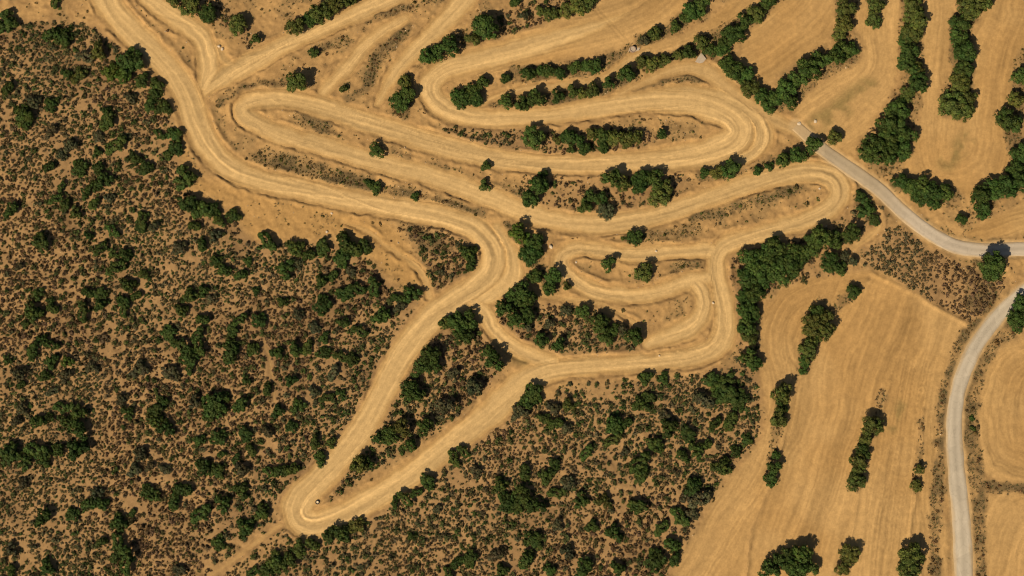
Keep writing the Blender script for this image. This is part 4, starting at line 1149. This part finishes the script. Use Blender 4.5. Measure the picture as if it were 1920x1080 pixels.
GP = np.array([(0.12, 0.085, 0.035), (0.085, 0.075, 0.026), (0.17, 0.12, 0.055), (0.06, 0.065, 0.02)])
tc = np.repeat(GP[rng.integers(0, 4, len(gx))] * rng.uniform(0.7, 1.3, (len(gx), 1)), nb, axis=0)
me = mesh_np('dry_grass', V, F, smooth=False)
add_col(me, 'tint', np.repeat(tc, 3, axis=0))
tagit(link('dry_grass', me, M_GRASS), 'brown dry grass tufts along the banks and field strips', 'grass', kind='stuff')


# ------------------------------------------------------------------ stones
def rock_mesh(seed, sub=2):
    import bmesh
    bm = bmesh.new()
    bmesh.ops.create_icosphere(bm, subdivisions=sub, radius=1.0)
    r = random.Random(seed)
    off = [r.uniform(0, 50) for _ in range(3)]
    for v in bm.verts:
        f = 0.75 + 0.5 * float(vnoise(np.array([v.co.x * 1.3 + off[0] + v.co.z]), np.array([v.co.y * 1.3 + off[1] - v.co.z]), seed)[0])
        v.co *= f
        v.co.z *= 0.75
    me = bpy.data.meshes.new('stone')
    bm.to_mesh(me)
    bm.free()
    me.materials.append(M_STONE)
    return me


RK = [rock_mesh(i, 2) for i in range(5)]
ROCKS = [('pale boulder, upper of the pair beside the left side track', 411, 87, 3.4), ('pale boulder, lower of the pair beside the left side track', 417, 92, 3.4),
         ('small white stone above the bare clearing', 622, 400, 2.6), ('white stone on the bare clearing by the shrubs', 613, 435, 3.0),
         ('pale block of stone left of the curling loop', 1033, 463, 4.2), ('white stone slab at the start of the paved lane', 1498, 232, 4.2),
         ('flat white stone above the paved lane start', 1528, 228, 3.6), ('white stone beside the middle of the curling loop', 1230, 471, 2.4),
         ('pale stone on the lower straight edge', 1236, 667, 2.2), ('light stone in the inner bend of the curling loop', 1337, 568, 2.6),
         ('pale stone on the right hairpin island', 1536, 354, 2.4), ('small pale stone near the left tree of the loop', 1080, 492, 2.2)]
for i, (lab, px, py, r) in enumerate(ROCKS):
    x, y = at(px, py)
    o = link('boulder', RK[i % 5])
    o.location = (x, y, zat(x, y) + r * MPP * 0.35)
    o.scale = (r * MPP, r * MPP * 0.8, r * MPP * (0.9 if 'slab' not in lab and 'flat' not in lab else 0.35))
    o.rotation_euler = (0, 0, i * 1.3)
    tagit(o, lab, 'boulder', 'pale stones lying about the circuit')

# loose stones, too many to count
NSX = 16000
sx, sy = rng.uniform(-103, 103, NSX), rng.uniform(-60, 60, NSX)
w = (samp(FM, sx, sy) < 0.2) * (samp(TM, sx, sy) < 0.3) * (samp(ER, sx, sy) < -0.5) * (0.10 + 0.25 * sstep(-3, -0.3, samp(E, sx, sy)))
k = rng.random(NSX) < w
sx, sy = sx[k], sy[k]
ico = np.array([(0, 0, 1), (0.9, 0, .3), (.28, .85, .3), (-.72, .53, .25), (-.72, -.53, .3), (.28, -.85, .2), (0.8, 0.5, -.4), (-.3, .9, -.4), (-.95, 0, -.4), (-.3, -.9, -.4), (0.8, -.5, -.4)])
icf = np.array([(0, 1, 2), (0, 2, 3), (0, 3, 4), (0, 4, 5), (0, 5, 1), (1, 6, 2), (2, 7, 3), (3, 8, 4), (4, 9, 5), (5, 10, 1), (6, 7, 2), (7, 8, 3), (8, 9, 4), (9, 10, 5), (10, 6, 1)])
n = len(sx)
sr = rng.uniform(0.05, 0.13, n) * np.where(rng.random(n) < 0.08, 1.8, 1)
a = rng.uniform(0, 6.28, n)
Vb = ico[None] * (1 + 0.3 * rng.normal(size=(n, 11, 1)).clip(-1, 1))
ca, sa = np.cos(a)[:, None], np.sin(a)[:, None]
Vx = Vb[..., 0] * ca - Vb[..., 1] * sa * 0.7
Vy = Vb[..., 0] * sa + Vb[..., 1] * ca * 0.7
V = np.stack([sx[:, None] + Vx * sr[:, None], sy[:, None] + Vy * sr[:, None], samp(Z, sx, sy)[:, None] + 0.02 + Vb[..., 2] * sr[:, None] * 0.6], -1).reshape(-1, 3)
F = (icf[None] + (np.arange(n) * 11)[:, None, None]).reshape(-1, 3)
me = mesh_np('loose_stones', V, F, smooth=False)
cc = np.array([0.42, 0.29, 0.16]) * rng.uniform(0.7, 1.35, (n, 1))
add_col(me, 'tint', np.repeat(cc, 11, axis=0))
tagit(link('loose_stones', me, M_GRASS), 'loose small stones scattered over the bare soil', 'stones', kind='stuff')

# ------------------------------------------------------------------ well, slab, tyre
def ring_mesh(prof, k=40):
    """lathe a closed profile [(r, z)]"""
    V, F, m = [], [], len(prof)
    for j in range(k):
        a = 6.283185 * j / k
        V += [(r * math.cos(a), r * math.sin(a), z) for r, z in prof]
    for j in range(k):
        for i in range(m):
            F.append([j * m + i, ((j + 1) % k) * m + i, ((j + 1) % k) * m + (i + 1) % m, j * m + (i + 1) % m])
    return np.array(V, float), np.array(F)


def disc_mesh(name, r, z, k=40):
    me = bpy.data.meshes.new(name)
    V = [(r * math.cos(6.283185 * j / k), r * math.sin(6.283185 * j / k), z) for j in range(k)]
    me.from_pydata(V, [], [list(range(k))])
    return me


def slab_mesh(name, poly, t):
    n = len(poly)
    V = [(x, y, t) for x, y in poly] + [(x * 1.01, y * 1.01, -0.1) for x, y in poly]
    me = bpy.data.meshes.new(name)
    me.from_pydata(V, [], [list(range(n))] + [[(i + 1) % n, i, n + i, n + (i + 1) % n] for i in range(n)])
    return me


x, y = at(1186, 94)
well = bpy.data.objects.new('well', None)
col.objects.link(well)
well.location = (x, y, zat(x, y))
tagit(well, 'round concrete well ring on a small pale slab between the terraces', 'well')
link('slab', slab_mesh('slab', [(-0.85, -0.35), (0.1, -0.55), (1.25, -0.1), (1.4, 0.45), (0.55, 0.55), (-0.6, 0.35)], 0.07), plain('pale_concrete', (0.47, 0.35, 0.22), lo=0.88, hi=1.08), well)
V, F = ring_mesh([(0.46, 0.0), (0.60, 0.0), (0.60, 0.42), (0.46, 0.42)])
link('well_ring', mesh_np('well_ring', V, F, False), plain('ring_concrete', (0.30, 0.20, 0.13)), well)
link('cover', disc_mesh('cover', 0.47, 0.30), M_CONC, well)

x, y = at(1313, 110)
pad = link('concrete_pad', slab_mesh('concrete_pad', [(-1.0, -0.65), (-0.1, -0.95), (0.5, -0.8), (1.1, -0.1), (0.75, 0.35), (0.35, 0.95), (0.1, 1.0), (-0.5, 0.2)], 0.10), M_CONC)
pad.location = (x, y, zat(x, y) + 0.02)
tagit(pad, 'flat pinkish concrete pad beneath the row below the narrow terrace', 'concrete pad')

x, y = at(595.5, 941.5)
ty = bpy.data.objects.new('tyre', None)
col.objects.link(ty)
ty.location = (x, y, zat(x, y) + 0.02)
tagit(ty, 'old black tyre filled with pale sand inside the bottom left hairpin', 'tyre')
prof = [(0.30 + 0.10 * math.cos(t) * 1.0, 0.11 + 0.11 * math.sin(t)) for t in np.linspace(0, 6.283, 10, endpoint=False)]
V, F = ring_mesh(prof, 28)
link('tyre_wall', mesh_np('tyre_wall', V, F), M_RUBBER, ty)
link('sand_fill', disc_mesh('sand_fill', 0.27, 0.15), M_SAND, ty)
